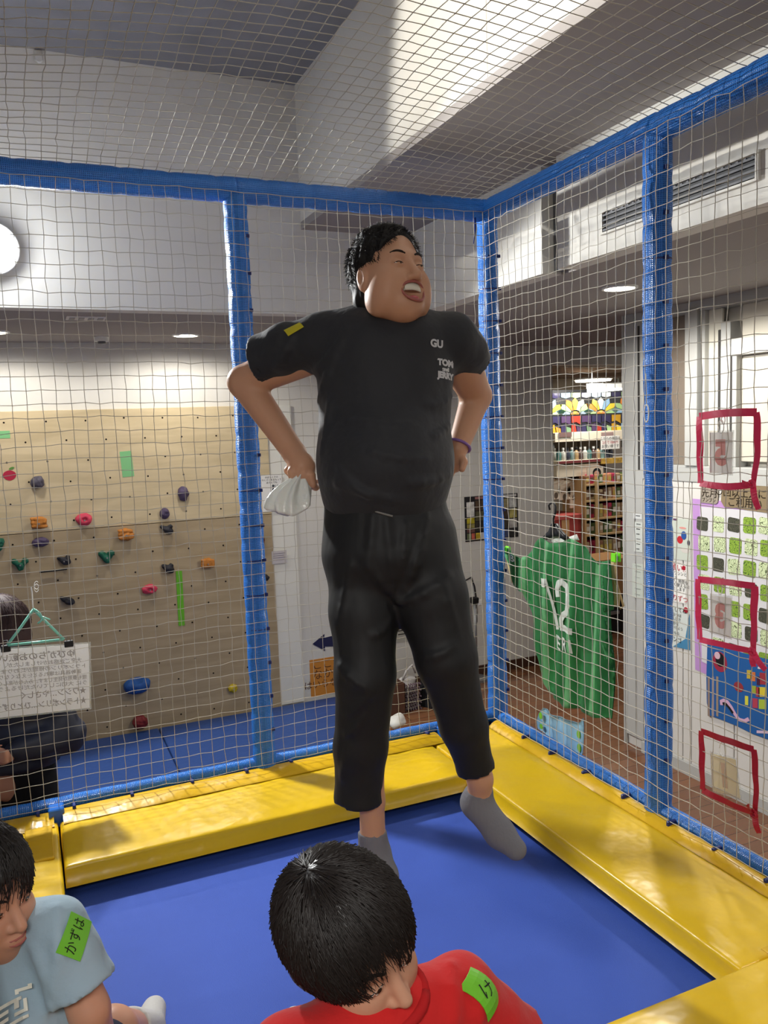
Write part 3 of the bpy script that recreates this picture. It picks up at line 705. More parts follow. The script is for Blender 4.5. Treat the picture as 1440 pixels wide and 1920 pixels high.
tube('string', [on(1211, 700, 0, -0.052), on(1212, 757, 0, -0.056)], 0.0017, white_m, cage, 5, label='white string on the right post')
lp = on(1212, 775, 0, -0.06); tube('string', [lp + (0, 0.010 * math.sin(a), 0.028 * math.cos(a)) for a in np.linspace(0, 6.2, 14)], 0.0022, white_m, cage, 5, label='white looped string on the right post')
tube('string', [on(893, 0, 0, -0.45), (-0.45, on(893, 0, 0, -0.45)[1], ZT + 0.16)], 0.0012, mat('grey_string', (120, 116, 108)), cage, 4) if False else None

# nets
def net(name, o, u, v, nu, nv, fn, m, label, r=0.00125):
    o, u, v = (np.array(q, float) for q in (o, u, v)); n = np.cross(u, v); n /= np.linalg.norm(n)
    I, J = np.meshgrid(np.arange(nu + 1), np.arange(nv + 1), indexing='ij'); a, b = I / nu, J / nv
    lf = lambda s, k: 0.0035 * np.sin(a * k + s) * np.cos(b * k * 0.8 + 1.7 * s)
    P = o + a[..., None] * u + b[..., None] * v
    P += (RNG.normal(size=a.shape) * 0.0016 + lf(1, 17))[..., None] * u / np.linalg.norm(u) + (RNG.normal(size=a.shape) * 0.002 + lf(2, 13))[..., None] * v / np.linalg.norm(v)
    P += (fn(a, b) + RNG.normal(size=a.shape) * 0.001)[..., None] * n
    parts = [P[i] for i in range(nu + 1)] + [P[:, j] for j in range(nv + 1)]
    VV, FF, off = [], [], 0
    for Q in parts:
        T = np.gradient(Q, axis=0); T /= np.linalg.norm(T, axis=1)[:, None] + 1e-9
        x = np.cross(T, n); x /= np.linalg.norm(x, axis=1)[:, None] + 1e-9; y = np.cross(T, x)
        ring = np.stack([Q + r * (math.cos(t) * x + math.sin(t) * y) for t in (0.5, 2.07, 3.64, 5.21)], 1); k = len(Q)
        VV.append(ring.reshape(-1, 3)); i = np.arange(k - 1)[:, None] * 4; c = np.arange(4)[None]; d = (c + 1) % 4
        FF.append(np.stack([i + c, i + d, i + 4 + d, i + 4 + c], -1).reshape(-1, 4) + off); off += 4 * k
    # knots
    K = P.reshape(-1, 3); s = r * 1.5
    oc = np.array([(1, 0, 0), (-1, 0, 0), (0, 1, 0), (0, -1, 0), (0, 0, 1), (0, 0, -1)], float) * s
    VV.append((K[:, None] + oc).reshape(-1, 3)); t = np.array([(0, 2, 4, 4), (2, 1, 4, 4), (1, 3, 4, 4), (3, 0, 4, 4), (2, 0, 5, 5), (1, 2, 5, 5), (3, 1, 5, 5), (0, 3, 5, 5)])
    ob = mesh(name, np.vstack(VV), np.vstack(FF), m, None, True); tag(ob, label, 'net', 'nets of the trampoline cage')
    KT = (np.arange(len(K))[:, None, None] * 6 + t[None, :, :3]).reshape(-1, 3); mesh('net_knots', (K[:, None] + oc).reshape(-1, 3), KT, m, ob)['kind'] = 'stuff'
    return ob
net_m = mat('net_cord', (196, 191, 178), 0.7, 0.2)
net('safety_net', (XL, -0.05, ZR + 0.01), (-XL - 0.05, 0, 0), (0, 0, ZT - ZR - 0.03), 46, 46, lambda a, b: 0.012 * np.sin(a * 6.3) * np.sin(b * 3.14), net_m, 'white square mesh net hanging across the back of the cage')
net('safety_net', (-0.05, YN, ZR + 0.01), (0, -YN - 0.05, 0), (0, 0, ZT - ZR - 0.03), 43, 46, lambda a, b: 0.010 * np.sin(a * 6.3 + 1) * np.sin(b * 3.14), net_m, 'white square mesh net hanging along the right side of the cage')
net('safety_net', (XL, YN, ZT + 0.035), (-XL, 0, 0), (0, -YN, 0), 46, 43, lambda a, b: 0.11 * np.sin(a * 3.14) * np.sin(b * 3.14), net_m, 'square mesh net stretched over the top of the cage')
net('safety_net', (XL + 0.05, YN, ZR + 0.01), (0, -YN - 0.05, 0), (0, 0, ZT - ZR - 0.03), 43, 46, lambda a, b: 0.010 * np.sin(a * 6.3 + 1) * np.sin(b * 3.14), net_m, 'white square mesh net along the left side of the cage, outside the picture')

# pads
yellow_m = mat('yellow_vinyl', (224, 184, 24), 0.3, 0.5, var=(2.2, 0.05), bump=(7, 0.35, 0.02))
yellow2_m = mat('yellow_flap_vinyl', (214, 170, 22), 0.32, 0.5, bump=(9, 0.4, 0.02))
def pad(name, lo, hi, label, nx, ny, skew=None, seed=0):
    """a foam pad under vinyl: puffed top with creases, rounded rim, straight sides"""
    lo, hi = np.array(lo, float), np.array(hi, float); r = 0.012; rg = np.random.default_rng(seed)
    def knots(a, b, n): return np.concatenate([[a, a + .003, a + .007, a + r], np.linspace(a + r, b - r, n)[1:-1], [b - r, b - .007, b - .003, b]])
    X, Y = knots(lo[0], hi[0], nx), knots(lo[1], hi[1], ny); gx, gy = np.meshgrid(X, Y, indexing='ij')
    e = np.minimum.reduce([gx - lo[0], hi[0] - gx, gy - lo[1], hi[1] - gy]); rim = np.clip(r - e, 0, r); z = hi[2] - (r - np.sqrt(np.maximum(r * r - rim * rim, 0)))
    amp = np.clip(e / 0.06, 0, 1); w = 0
    for i in range(7):
        k = rg.normal(size=2) * 16; w = w + np.sin(gx * k[0] + gy * k[1] + rg.uniform(0, 6)) * 0.0007
    cr = 0
    for i in range(6):                                               # sharp little creases near the rim
        c = np.array([rg.uniform(lo[0], hi[0]), rg.uniform(lo[1], hi[1])]); a = rg.uniform(0, 3.14); d = (gx - c[0]) * math.cos(a) + (gy - c[1]) * math.sin(a); q = -(gx - c[0]) * math.sin(a) + (gy - c[1]) * math.cos(a)
        cr = cr + 0.0035 * np.exp(-(d / 0.007) ** 2 - (q / 0.07) ** 2)
    z = z + amp * w + np.clip(e / 0.02, 0, 1) * cr + 0.004 * amp
    n0, n1 = gx.shape; V = list(zip(gx.ravel(), gy.ravel(), z.ravel())); idx = np.arange(n0 * n1).reshape(n0, n1)
    F = [(idx[i, j], idx[i + 1, j], idx[i + 1, j + 1], idx[i, j + 1]) for i in range(n0 - 1) for j in range(n1 - 1)]
    loop = list(idx[:, 0]) + list(idx[-1, 1:]) + list(idx[-2::-1, -1]) + list(idx[0, -2:0:-1]); o = len(V)
    for q in loop: V.append((V[q][0], V[q][1], lo[2]))
    for k in range(len(loop)): b = (k + 1) % len(loop); F.append((loop[b], loop[k], o + k, o + b))
    F.append(tuple(o + k for k in range(len(loop)))); t = mesh(name, V, F, yellow_m, None, True); tag(t, label, 'pad', 'yellow vinyl pads round the trampoline'); return t
def flap(parent, P, Q, seed):
    """the loose vinyl strip that climbs from the pad to the rail"""
    P, Q = np.array(P, float), np.array(Q, float); n = 60; V, F = [], []; rg = np.random.default_rng(seed); ph = rg.uniform(0, 6, 3)
    prof = [(0, 0.0, 0.0), (0.25, 0.006, 1), (0.5, 0.008, 1), (0.75, 0.006, 1), (1.0, 0, 0)]
    for i in range(n + 1):
        s = i / n; a = P[0] + (P[1] - P[0]) * s; b = Q[0] + (Q[1] - Q[0]) * s
        for t, h, k in prof: V.append(a + (b - a) * t + np.array([0, 0, h + 0.0035 * k * math.sin(s * 19 + ph[0]) + 0.002 * k * math.sin(s * 47 + ph[1] + 3 * t)]))
    m = len(prof)
    for i in range(n):
        for j in range(m - 1): F.append((i * m + j, (i + 1) * m + j, (i + 1) * m + j + 1, i * m + j + 1))
    o = len(V); V += [np.array(v) - (0, 0, 0.003) for v in V]; F += [tuple(q + o for q in f[::-1]) for f in F]
    return mesh('flap', V, F, yellow2_m, parent, True)
ZP = 0.822
pb = pad('edge_pad', (-1.852, -0.425, 0.752), (-0.39, -0.085, ZP), 'yellow vinyl pad along the back edge of the trampoline, behind the man', 90, 26, seed=3)
flap(pb, [(-1.84, -0.028, ZR - 0.008), (-0.34, -0.028, ZR - 0.008)], [(-1.84, -0.125, ZP + 0.006), (-0.34, -0.125, ZP + 0.006)], 1)
pr = pad('edge_pad', (-0.385, -1.718, 0.752), (-0.06, -0.03, ZP), 'yellow vinyl pad along the right edge of the trampoline, below the green shirt', 26, 100, seed=5)
flap(pr, [(-0.028, -0.06, ZR - 0.006), (-0.028, -2.0, ZR - 0.006)], [(-0.085, -0.06, ZP + 0.006), (-0.085, -2.0, ZP + 0.006)], 2)
pl = pad('edge_pad', (-2.15, -2.0, 0.752), (-1.858, -0.08, ZP), 'yellow vinyl pad along the left edge, behind the boy in light blue', 24, 90, seed=8)
flap(pl, [(-2.14, -0.028, ZR - 0.008), (-1.87, -0.028, ZR - 0.012)], [(-2.14, -0.13, ZP + 0.006), (-1.87, -0.13, ZP + 0.006)], 4)
box('seam_flap', (-1.965, -0.36, ZP + 0.001), (-1.878, -0.12, ZP + 0.010), yellow2_m, pl, 0.003)
pn = pad('edge_pad', (-1.855, -2.03, 0.765), (0.0, -1.722, ZP + 0.016), 'yellow vinyl pad at the near edge, lower right corner of the picture', 90, 24, seed=11)
box('seam_flap', (-0.3, -1.76, ZP + 0.0185), (-0.08, -1.70, ZP + 0.022), yellow2_m, pn, 0.001)

bedm = mat('bed_weave', (62, 90, 180), 0.65, 0.2, bump=(420, 0.35, 0.003), var=(3, 0.04))
bed = thing('trampoline_bed', 'taut blue woven trampoline bed between the yellow pads', 'trampoline', (-1.12, -1.08, 0.70))
NB = 40; gx, gy = np.meshgrid(np.linspace(-1.95, -0.29, NB), np.linspace(-1.85, -0.31, NB), indexing='ij')
gz = 0.715 - 0.006 * np.sin((gx + 1.95) / 1.66 * math.pi) * np.sin((gy + 1.85) / 1.54 * math.pi)
V = np.vstack([np.stack([gx, gy, gz], -1).reshape(-1, 3), np.stack([gx, gy, gz - 0.006], -1).reshape(-1, 3)]); ii = np.arange(NB * NB).reshape(NB, NB)
F1 = np.stack([ii[:-1, :-1], ii[1:, :-1], ii[1:, 1:], ii[:-1, 1:]], -1).reshape(-1, 4); F = np.vstack([F1, F1[:, ::-1] + NB * NB])
mesh('woven_sheet', V, F, bedm, bed, True)
hem_m = mat('navy_webbing', (30, 40, 96), 0.7, 0.2)
for lo, hi in (((-1.95, -0.352, 0.7155), (-0.29, -0.31, 0.719)), ((-0.332, -1.85, 0.7155), (-0.29, -0.352, 0.719)), ((-1.95, -1.85, 0.7155), (-1.905, -0.352, 0.719)), ((-1.905, -1.85, 0.7155), (-0.332, -1.80, 0.719))): box('edge_webbing', lo, hi, hem_m, bed)
sv = []
for x in np.arange(-1.9, -0.3, 0.09): sv += [tube_vf([(x, -0.312, 0.716), (x, -0.262, 0.66)], 0.007, 6)[:2], tube_vf([(x, -1.848, 0.716), (x, -1.778 - 0.0, 0.66)] if False else [(x, -1.848, 0.716), (x, YN + 0.285, 0.655)], 0.007, 6)[:2]]
for y in np.arange(-1.8, -0.33, 0.09): sv += [tube_vf([(-0.292, y, 0.716), (-0.285, y, 0.655)], 0.007, 6)[:2], tube_vf([(-1.948, y, 0.716), (XL + 0.285, y, 0.655)], 0.007, 6)[:2]]
V, F = join(sv); stuff(mesh('springs', V, F, metal_m, bed))
# ------------------------------------------------------------------ people
skin_m = mat('skin', (196, 148, 118), 0.5, 0.35, sss=0.12, bump=(90, 0.06, 0.004))
skin2_m = mat('skin_child', (190, 140, 114), 0.5, 0.35, sss=0.12)
hair_m = mat('black_hair', (22, 18, 17), 0.34, 0.5, bump=(60, 0.3, 0.01), stretch=(1, 1, 0.25))
strand_m = mat('hair_strand', (30, 24, 22), 0.48, 0.35)
lip_m = mat('lip', (160, 92, 84), 0.45, 0.4); mouth_m = mat('mouth_inside', (70, 22, 24), 0.6, 0.3); teeth_m = mat('teeth', (232, 226, 208), 0.3, 0.5)
eye_m = mat('eye_white', (226, 222, 214), 0.25, 0.5); iris_m = mat('iris', (34, 22, 18), 0.2, 0.6); brow_m = mat('eyebrow', (38, 28, 24), 0.7, 0.2)
FWH = np.array([FW[0], FW[1], 0]); FWH /= np.linalg.norm(FWH); RTH = np.cross(FWH, (0, 0, 1)); ZUP = np.array([0, 0, 1.0])

def head_axes(yaw, pitch, roll=0.0):
    """rows: forward, left side, up; yaw 0 looks at the camera, positive towards the picture's right; pitch positive looks up"""
    y, p, q = (math.radians(v) for v in (yaw, pitch, roll))
    f0 = -FWH * math.cos(y) + RTH * math.sin(y); s0 = RTH * math.cos(y) + FWH * math.sin(y)
    f = f0 * math.cos(p) + ZUP * math.sin(p); u = -f0 * math.sin(p) + ZUP * math.cos(p)
    s = s0 * math.cos(q) + u * math.sin(q); u = -s0 * math.sin(q) + u * math.cos(q)
    return np.array([f, s, u])

def head(f, c, A, s, mouth=0.0, fat=1.0, squint=0.6):
    """cranium, jaw, cheeks, nose, sockets, ears"""
    c = np.asarray(c, float)
    def W(x, y, z): return c + s * (A[0] * x + A[1] * y + A[2] * z)
    f.ell(W(-.014, 0, .045), A, np.array((.097, .077, .092)) * s, .02 * s)
    f.ell(W(.024, 0, -.03), A, np.array((.068, .066 * fat, .088)) * s, .035 * s)
    f.ell(W(.052, 0, -.085), A, np.array((.036, .034 * fat, .036)) * s, .03 * s)
    for e in (-1, 1):
        f.ell(W(.050, e * .038 * fat, -.032), A, np.array((.034, .031, .032)) * s, .025 * s)
        f.ell(W(.02, e * .052 * fat, -.066), A, np.array((.042, .024, .036)) * s, .03 * s)
    f.ell(W(.076, 0, .026), A, np.array((.016, .046, .012)) * s, .02 * s)
    for e in (-1, 1): f.ell(W(.096, e * .031, .004), A, np.array((.016, .019, .011)) * s, .012 * s, 1)
    f.cone(W(.086, 0, .012), W(.108, 0, -.032), .008 * s, .0125 * s, .012 * s)
    for e in (-1, 1):
        f.ell(W(.094, e * .0135, -.036), A, np.array((.011, .008, .008)) * s, .006 * s)
        f.ell(W(.078, e * .031, .004), A, np.array((.013, .0165, .0125)) * s, .003 * s)                       # lids over the eyeballs
        f.ell(W(.102, e * .007, -.0455), A, np.array((.004, .0035, .004)) * s, .003 * s, 1)
        f.ell(W(-.005, e * .078, -.004), A @ np.array(((1, 0, 0), (0, 1, 0), (0, 0, 1))), np.array((.020, .011, .032)) * s, .006 * s)
        f.ell(W(.0, e * .089, .0), A, np.array((.010, .006, .018)) * s, .006 * s, 1)
    f.ell(W(.083, 0, -.066), A, np.array((.020, .026, .016)) * s, .012 * s)
    if mouth:
        f.ell(W(.098, 0, -.068), A, np.array((.030, .034 if mouth > .022 else .03, mouth)) * s, .005 * s, 1)
    else:
        f.cone(W(.104, -.02, -.0665), W(.104, .02, -.0665), .0028 * s, .0028 * s, .005 * s, 1)
    return W

def face_parts(f, par, W, A, s, mouth, openness, lipw=.029):
    def snap(pts, lift): return f.project(np.array(pts), -A[0], lift, 0.12 * s)
    for e in (-1, 1):
        n = 9; pts = [W(.09, e * (.014 + .034 * t), .027 + .007 * math.sin(t * 2.6)) for t in np.linspace(0, 1, n)]
        tube('eyebrow', snap(pts, .0005), [(.0012 + .0021 * math.sin(.5 + 2.4 * t)) * s for t in np.linspace(0, 1, n)], brow_m, par, 6)
        c = W(.0895, e * .031, .003); q = snap([c], 0)[0]
        V, F = [], []
        ea, eb = .0125 * s, .0058 * s * openness
        o = plate('eye', f.project(np.array(ellipse(q, A[1], A[2], ea, eb, 20)), -A[0], .0006, .05), A[0], .0004, eye_m, par)
        ir = f.project(np.array(ellipse(q + A[1] * .002 * s, A[1], A[2], min(.0062 * s, eb * 1.2), eb * .98, 16)), -A[0], .0012, .05)
        plate('iris', ir, A[0], .0004, iris_m, o)
        pts = [W(.09, e * (.018 + .026 * t), .003) + A[2] * eb * 1.02 * math.sin(math.pi * t) for t in np.linspace(0, 1, 8)]
        tube('lash_line', snap(pts, .0004), .0011 * s, brow_m, par, 5)
    if mouth:
        ring = [W(.1, lipw * math.cos(t), -.068 + mouth * math.sin(t)) for t in np.linspace(0, 2 * math.pi, 25)]
        q = snap(ring, .000); q = np.array([W(.096 - .013 * math.cos(t) ** 2, lipw * math.cos(t), -.068 + mouth * 1.02 * math.sin(t) + .006 * math.cos(t) ** 2) for t in np.linspace(0, 2 * math.pi, 25)])
        tube('lips', q, [(.0022 + .0014 * abs(math.sin(t))) * s for t in np.linspace(0, 2 * math.pi, 25)], lip_m, par, 8)
        V, F = [], []
        for i, y in enumerate(np.linspace(-.024, .024, 13)):
            x = .092 - 12 * y * y; V += [W(x, y, -.068 + mouth * .95), W(x, y, -.068 + mouth * .2), W(x - .006, y, -.068 + mouth * .2), W(x - .006, y, -.068 + mouth * .95)]
        for i in range(12):
            for k in range(4): F.append((i * 4 + k, i * 4 + (k + 1) % 4, i * 4 + 4 + (k + 1) % 4, i * 4 + 4 + k))
        mesh('teeth', V, F, teeth_m, par, True)
        g = field_box(W(.08, 0, -.08) - .035 * s, W(.08, 0, -.08) + .035 * s, .0025); g.ell(W(.076, 0, -.068 - mouth * .62), A, np.array((.018, .017, mouth * .4)) * s, .004); g.build('tongue', mat('tongue', (186, 96, 98), .4, .4), par)
    else:
        for zz, r in ((-.0625, .0032), (-.0715, .0042)):
            pts = [W(.11, .021 * t, zz + .004 * t * t + .002 * (1 - abs(t)) * (1 if zz > -.066 else -1)) for t in np.linspace(-1, 1, 11)]
            tube('lips', snap(pts, -.0003), [r * s * math.sqrt(max(.06, 1 - t * t)) for t in np.linspace(-1, 1, 11)], lip_m, par, 6)

def hair_cap(par, c, A, s, grow, window, h, crown, n, length, seed, fringe=0.0, m=hair_m, ext=(), sm=None):
    """the mass of the hair plus single strands combed away from the crown"""
    c = np.asarray(c, float); W = lambda x, y, z: c + s * (A[0] * x + A[1] * y + A[2] * z)
    R = .17 * s; f = field_box(c - R, c + R, h)
    f.ell(W(-.016, 0, .046), A, np.array((.097 + grow, .078 + grow, .092 + grow)) * s, .02 * s)
    f.ell(W(-.05, 0, -.02), A, np.array((.055 + grow, .066 + grow, .075)) * s, .03 * s)
    for q in ext: f.ell(W(*q[:3]), A, np.array(q[3:]) * s, .015 * s)
    f.noise(.0022 * s, 70, seed)
    for q in window: f.ell(W(*q[:3]), A, np.array(q[3:6]) * s, q[6] * s, 1)
    o = f.build('hair', m, par, relax=1)
    rg = np.random.default_rng(seed); rad = np.array((.099 + grow, .080 + grow, .094 + grow)) * s; C = W(-.016, 0, .046)
    k = np.array(crown, float); k /= np.linalg.norm(k); VV, FF = [], []; tot = 0
    while tot < n:
        q = rg.normal(size=3); q /= np.linalg.norm(q)
        loc = q * rad / s + np.array((-.016, 0, .046))
        P0 = C + A[0] * q[0] * rad[0] + A[1] * q[1] * rad[1] + A[2] * q[2] * rad[2]
        if f.sample(P0[None])[0] > .006 * s or loc[2] < -.04: continue
        tot += 1
        t = q - k * (q @ k); t = -(k - q * (q @ k)); t /= np.linalg.norm(t) + 1e-6
        t = t + np.cross(q, t) * rg.normal() * .22; L = length * rg.uniform(.6, 1.15) / (.09 * s); S = 6; wd = .0011 * s ** .5; lift0 = rg.uniform(.0, .004)
        rowL = []
        for i in range(S + 1):
            a = L * i / S; p = q * math.cos(a) + t / np.linalg.norm(t) * math.sin(a); lf = 1 + lift0 * 6 + (.015 + fringe * rg.uniform(0, .05)) * (i / S) ** 2 - .01 * (i == 0)
            X = C + (A[0] * p[0] * rad[0] + A[1] * p[1] * rad[1] + A[2] * p[2] * rad[2]) * lf
            nn = A[0] * p[0] + A[1] * p[1] + A[2] * p[2]; tt = (-q * math.sin(a) + t * math.cos(a)); tt = A[0] * tt[0] + A[1] * tt[1] + A[2] * tt[2]
            sd = np.cross(nn, tt); sd /= np.linalg.norm(sd) + 1e-9; w_ = wd * (1 - .85 * i / S); rowL += [X - sd * w_ - nn * .0006, X + nn * .0008, X + sd * w_ - nn * .0006]
        b = len(VV); VV += rowL
        for i in range(S):
            for j in (0, 1): FF.append((b + i * 3 + j, b + i * 3 + j + 1, b + i * 3 + 4 + j, b + i * 3 + 3 + j))
    st = mesh('strands', np.array(VV), np.array(FF), strand_m if m is hair_m else m, o, True); st['kind'] = 'stuff'
    return o

def drape(f, c, ux, uy, w, h, d, lift):
    """a smooth quadratic sheet through the garment under a patch: returns (u, v) -> point"""
    c = np.asarray(c, float); d = np.asarray(d, float) / np.linalg.norm(d); n = 9
    U, V = (g.ravel() for g in np.meshgrid(np.linspace(-.5, .5, n) * w, np.linspace(-.5, .5, n) * h, indexing='ij'))
    P = c + U[:, None] * ux + V[:, None] * uy; t = (f.project(P, d, 0, .4) - P) @ d
    basis = lambda a, b: np.stack([np.ones_like(a), a / w, b / h, (a / w) ** 2, a * b / w / h, (b / h) ** 2], 1)
    B_ = basis(U, V); k = np.ones(len(t), bool)
    for _ in range(3):
        q = np.linalg.lstsq(B_[k], t[k], rcond=None)[0]; e = np.abs(B_ @ q - t); k = e < max(.003, 1.5 * np.median(e))
    off = max(0, np.percentile((B_ @ q - t)[k], 90)) + lift
    return lambda a, b, extra=0: c + a[:, None] * ux + b[:, None] * uy + ((basis(a, b) @ q) - off - extra)[:, None] * d

def on_cloth(f, A, px, py, d, u):
    """a frame on the garment where it is seen at that pixel: point, across, up, inward"""
    p = f.project(np.array([A(px, py, d)]), ray(px, py), 0, .36)[0]; n = f.normal(p); u = np.asarray(u, float); u = u - n * (u @ n); u /= np.linalg.norm(u); return p, u, np.cross(n, u), -n

def sticker(f, par, name, c, ux, uy, w, h, d, m, label=None):
    g = drape(f, c, ux, uy, w, h, d, .002); n = 7
    U, V = (q.ravel() for q in np.meshgrid(np.linspace(-.5, .5, n) * w, np.linspace(-.5, .5, n) * h, indexing='ij'))
    A_, B_ = g(U, V, .001), g(U, V, 0); k = len(A_); F = [(i * n + j, (i + 1) * n + j, (i + 1) * n + j + 1, i * n + j + 1) for i in range(n - 1) for j in range(n - 1)]
    rim = [i * n for i in range(n)] + [(n - 1) * n + j for j in range(1, n)] + [i * n + n - 1 for i in range(n - 2, -1, -1)] + [j for j in range(n - 2, 0, -1)]
    FF = F + [tuple(q + k for q in r[::-1]) for r in F] + [(a, b, b + k, a + k) for a, b in zip(rim, rim[1:] + rim[:1])]
    return mesh(name, np.vstack([A_, B_]), FF, m, par, False, label), g

def print_on(f, par, name, s, size, c, ux, uy, d, m, fit=None, bold=0.0, lift=.0015, g=None):
    V, F = text_vf(s, size, 1.0, bold)
    x = V[:, 0] * (fit / (V[:, 0].max() - V[:, 0].min()) if fit else 1); w = max(.02, np.ptp(x)); h = max(.015, np.ptp(V[:, 1]))
    if g is None: return mesh(name, drape(f, c, ux, uy, w, h, d, lift)(x, V[:, 1]), F, m, par)
    return mesh(name, g(x, V[:, 1], .0018), F, m, par)

def folds(f, A, rows, r0=1.0):
    """raised creases laid along the surface between two sighted points"""
    for x0, y0, x1, y1, d, r in rows:
        P = np.array([A(x0 + (x1 - x0) * t, y0 + (y1 - y0) * t + 6 * math.sin(t * 3.1), d) for t in np.linspace(0, 1, 5)])
        Q = f.project(P, FW, -.30 * r * r0, .5)
        if not f.hit.all(): continue
        for i in range(4): f.cone(Q[i], Q[i + 1], r * r0 * (1 - .14 * i), r * r0 * (1 - .14 * (i + 1)), .012)

def axes_from(F_, U_):
    F_ = np.asarray(F_, float) / np.linalg.norm(F_); U_ = U_ - F_ * (U_ @ F_); U_ = U_ / np.linalg.norm(U_); return np.array([F_, np.cross(U_, F_), U_])

# ---------------------------------------------- the jumping man
D = 2.06
def J(px, py, d=D): return at(px, py, d)
def q_(px, d=D): return px * d / F_PX
man = thing('person', 'man in black T-shirt and black trousers jumping with hands on hips, laughing', 'person', J(705, 1675, 2.08))
AH = head_axes(36, 15, -3); HC_ = J(730, 527, 2.04); HS = 1.0
lo = np.array([-1.52, -1.62, .93]); hi = np.array([-.60, -.86, 2.76])
hx = (HC_[0] - .13, HC_[0] + .13, .003); hy = (HC_[1] - .13, HC_[1] + .13, .003); hz = (HC_[2] - .16, HC_[2] + .16, .003)
hand = J(566, 880, 2.1)
f = Field(axis(lo[0], hi[0], .0062, (hx, (hand[0] - .05, hand[0] + .05, .0035))), axis(lo[1], hi[1], .0062, (hy,)), axis(lo[2], hi[2], .0062, (hz, (hand[2] - .06, hand[2] + .06, .0035))))
W = head(f, HC_, AH, HS, .024, 1.12)
nb = J(728, 585, 2.09)
f.cone(nb, J(722, 640, 2.12), .066, .075, .03)
f.slab(J(722, 660, 2.12), J(722, 980, 2.12), RTH, .15, .09, .15, .105, .03)
f.chain([J(600, 650, 2.12), J(458, 716, 2.2), J(552, 850, 2.15)], [.062, .044, .031], .012)
f.chain([J(850, 650, 2.12), J(893, 742, 2.26), J(858, 842, 2.2)], [.062, .042, .028], .012)
# right hand: fist on the hip
K = lambda x, y, d: J(x, y, d)
f.ell(K(566, 876, 2.125), np.array([RTH, ZUP, FWH]), (.036, .040, .022), .012)
f.cone(K(553, 852, 2.145), K(566, 876, 2.125), .029, .026, .012)
for i in range(4):
    x = 547 + i * 12; y = 894 + 2.2 * i
    f.chain([K(x, y - 10, 2.112), K(x + 3, y + 8, 2.115), K(x + 9, y + 13, 2.14), K(x + 12, y + 4, 2.158)], [.0125, .0105, .0095, .0085], .004)
f.chain([K(556, 862, 2.15), K(540, 882, 2.165), K(556, 905, 2.17)], [.013, .011, .009], .004)
# left hand behind the hip
f.ell(K(853, 862, 2.21), np.array([RTH, ZUP, FWH]), (.022, .036, .030), .012)
for i in range(4): f.chain([K(846 + 3 * i, 872, 2.19 + .016 * i), K(838 + 2 * i, 890, 2.19 + .016 * i), K(826, 894, 2.2 + .014 * i)], [.0105, .0095, .008], .004)
f.chain([K(862, 850, 2.19), K(870, 866, 2.18), K(866, 880, 2.175)], [.012, .0105, .009], .004)
f.slab(J(722, 960, 2.1), J(722, 1030, 2.1), RTH, .13, .1, .13, .105, .03)
f.chain([J(680, 1020, 2.1), J(684, 1260, 2.05), J(697, 1500, 2.1), J(699, 1570, 2.12)], [.07, .052, .032, .033], .015)
f.chain([J(776, 1020, 2.1), J(838, 1240, 2.05), J(900, 1460, 2.12), J(900, 1490, 2.14)], [.075, .05, .032, .032], .015)
f.chain([J(697, 1585, 2.13), J(716, 1645, 2.1), J(728, 1672, 2.07)], [.036, .036, .024], .015)
f.chain([J(893, 1503, 2.15), J(937, 1562, 2.12), J(966, 1592, 2.09)], [.035, .032, .022], .015)
body = f.build('body', skin_m, man)
face_parts(f, man, W, AH, HS, .024, .42, .033)
hair_cap(man, HC_, AH, HS, .005, [(.108, 0, -.025, .096, .11, .108, .008), (.06, 0, -.13, .14, .12, .10, .008), (.135, 0, .085, .058, .12, .075, .012), (.016, .085, -.02, .034, .03, .05, .006), (.016, -.085, -.02, .034, .03, .05, .006)], .003, (-.35, 0, .95), 2400, .010, 3, 2.0, mat('matte_black_hair', (24, 21, 20), .6, .3), ext=((-.005, .0, .118, .07, .058, .014),))
# T-shirt
CB = np.array([RTH, ZUP, FWH])
shirt_m = mat('black_tshirt', (40, 41, 45), 0.68, 0.3, bump=(14, 0.35, 0.02), sheen=0.1)
slo, shi, sh = (-1.64, -1.7, 1.76), (-.50, -.8, 2.60), .0058
s = field_box(slo, shi, sh)
s.slab(J(722, 655, 2.1), J(720, 925, 2.1), RTH, q_(135), .118, q_(118), .138, .03)
s.ell(J(724, 868, 2.07), CB, (q_(122), .15, .150), .04)
for a, b, ra, rb in ((J(722, 618, 2.12), J(600, 640, 2.12), .062, .068), (J(735, 618, 2.12), J(846, 638, 2.12), .062, .066)): s.cone(a, b, ra, rb, .035)
s.cone(J(730, 592, 2.10), J(724, 640, 2.12), .082, .092, .02)
def sleeve_of(chain, radii, cut, inner):
    g = field_box(slo, shi, sh); g.chain(chain, radii, .015)
    n = np.array(chain[-1]) - np.array(chain[-2]); n /= np.linalg.norm(n); g.plane(cut, n)
    g.cone(np.array(cut) - n * .025, np.array(cut) + n * .1, inner, inner, .003, 1); return g
s.merge(sleeve_of([J(600, 645, 2.12), J(545, 655, 2.14), J(488, 678, 2.175), J(455, 690, 2.2)], [.068, .070, .066, .066], J(489, 679, 2.175), .060), .03)
s.merge(sleeve_of([J(846, 640, 2.12), J(874, 662, 2.15), J(892, 686, 2.2), J(905, 705, 2.23)], [.064, .058, .050, .050], J(890, 682, 2.195), .045), .03)
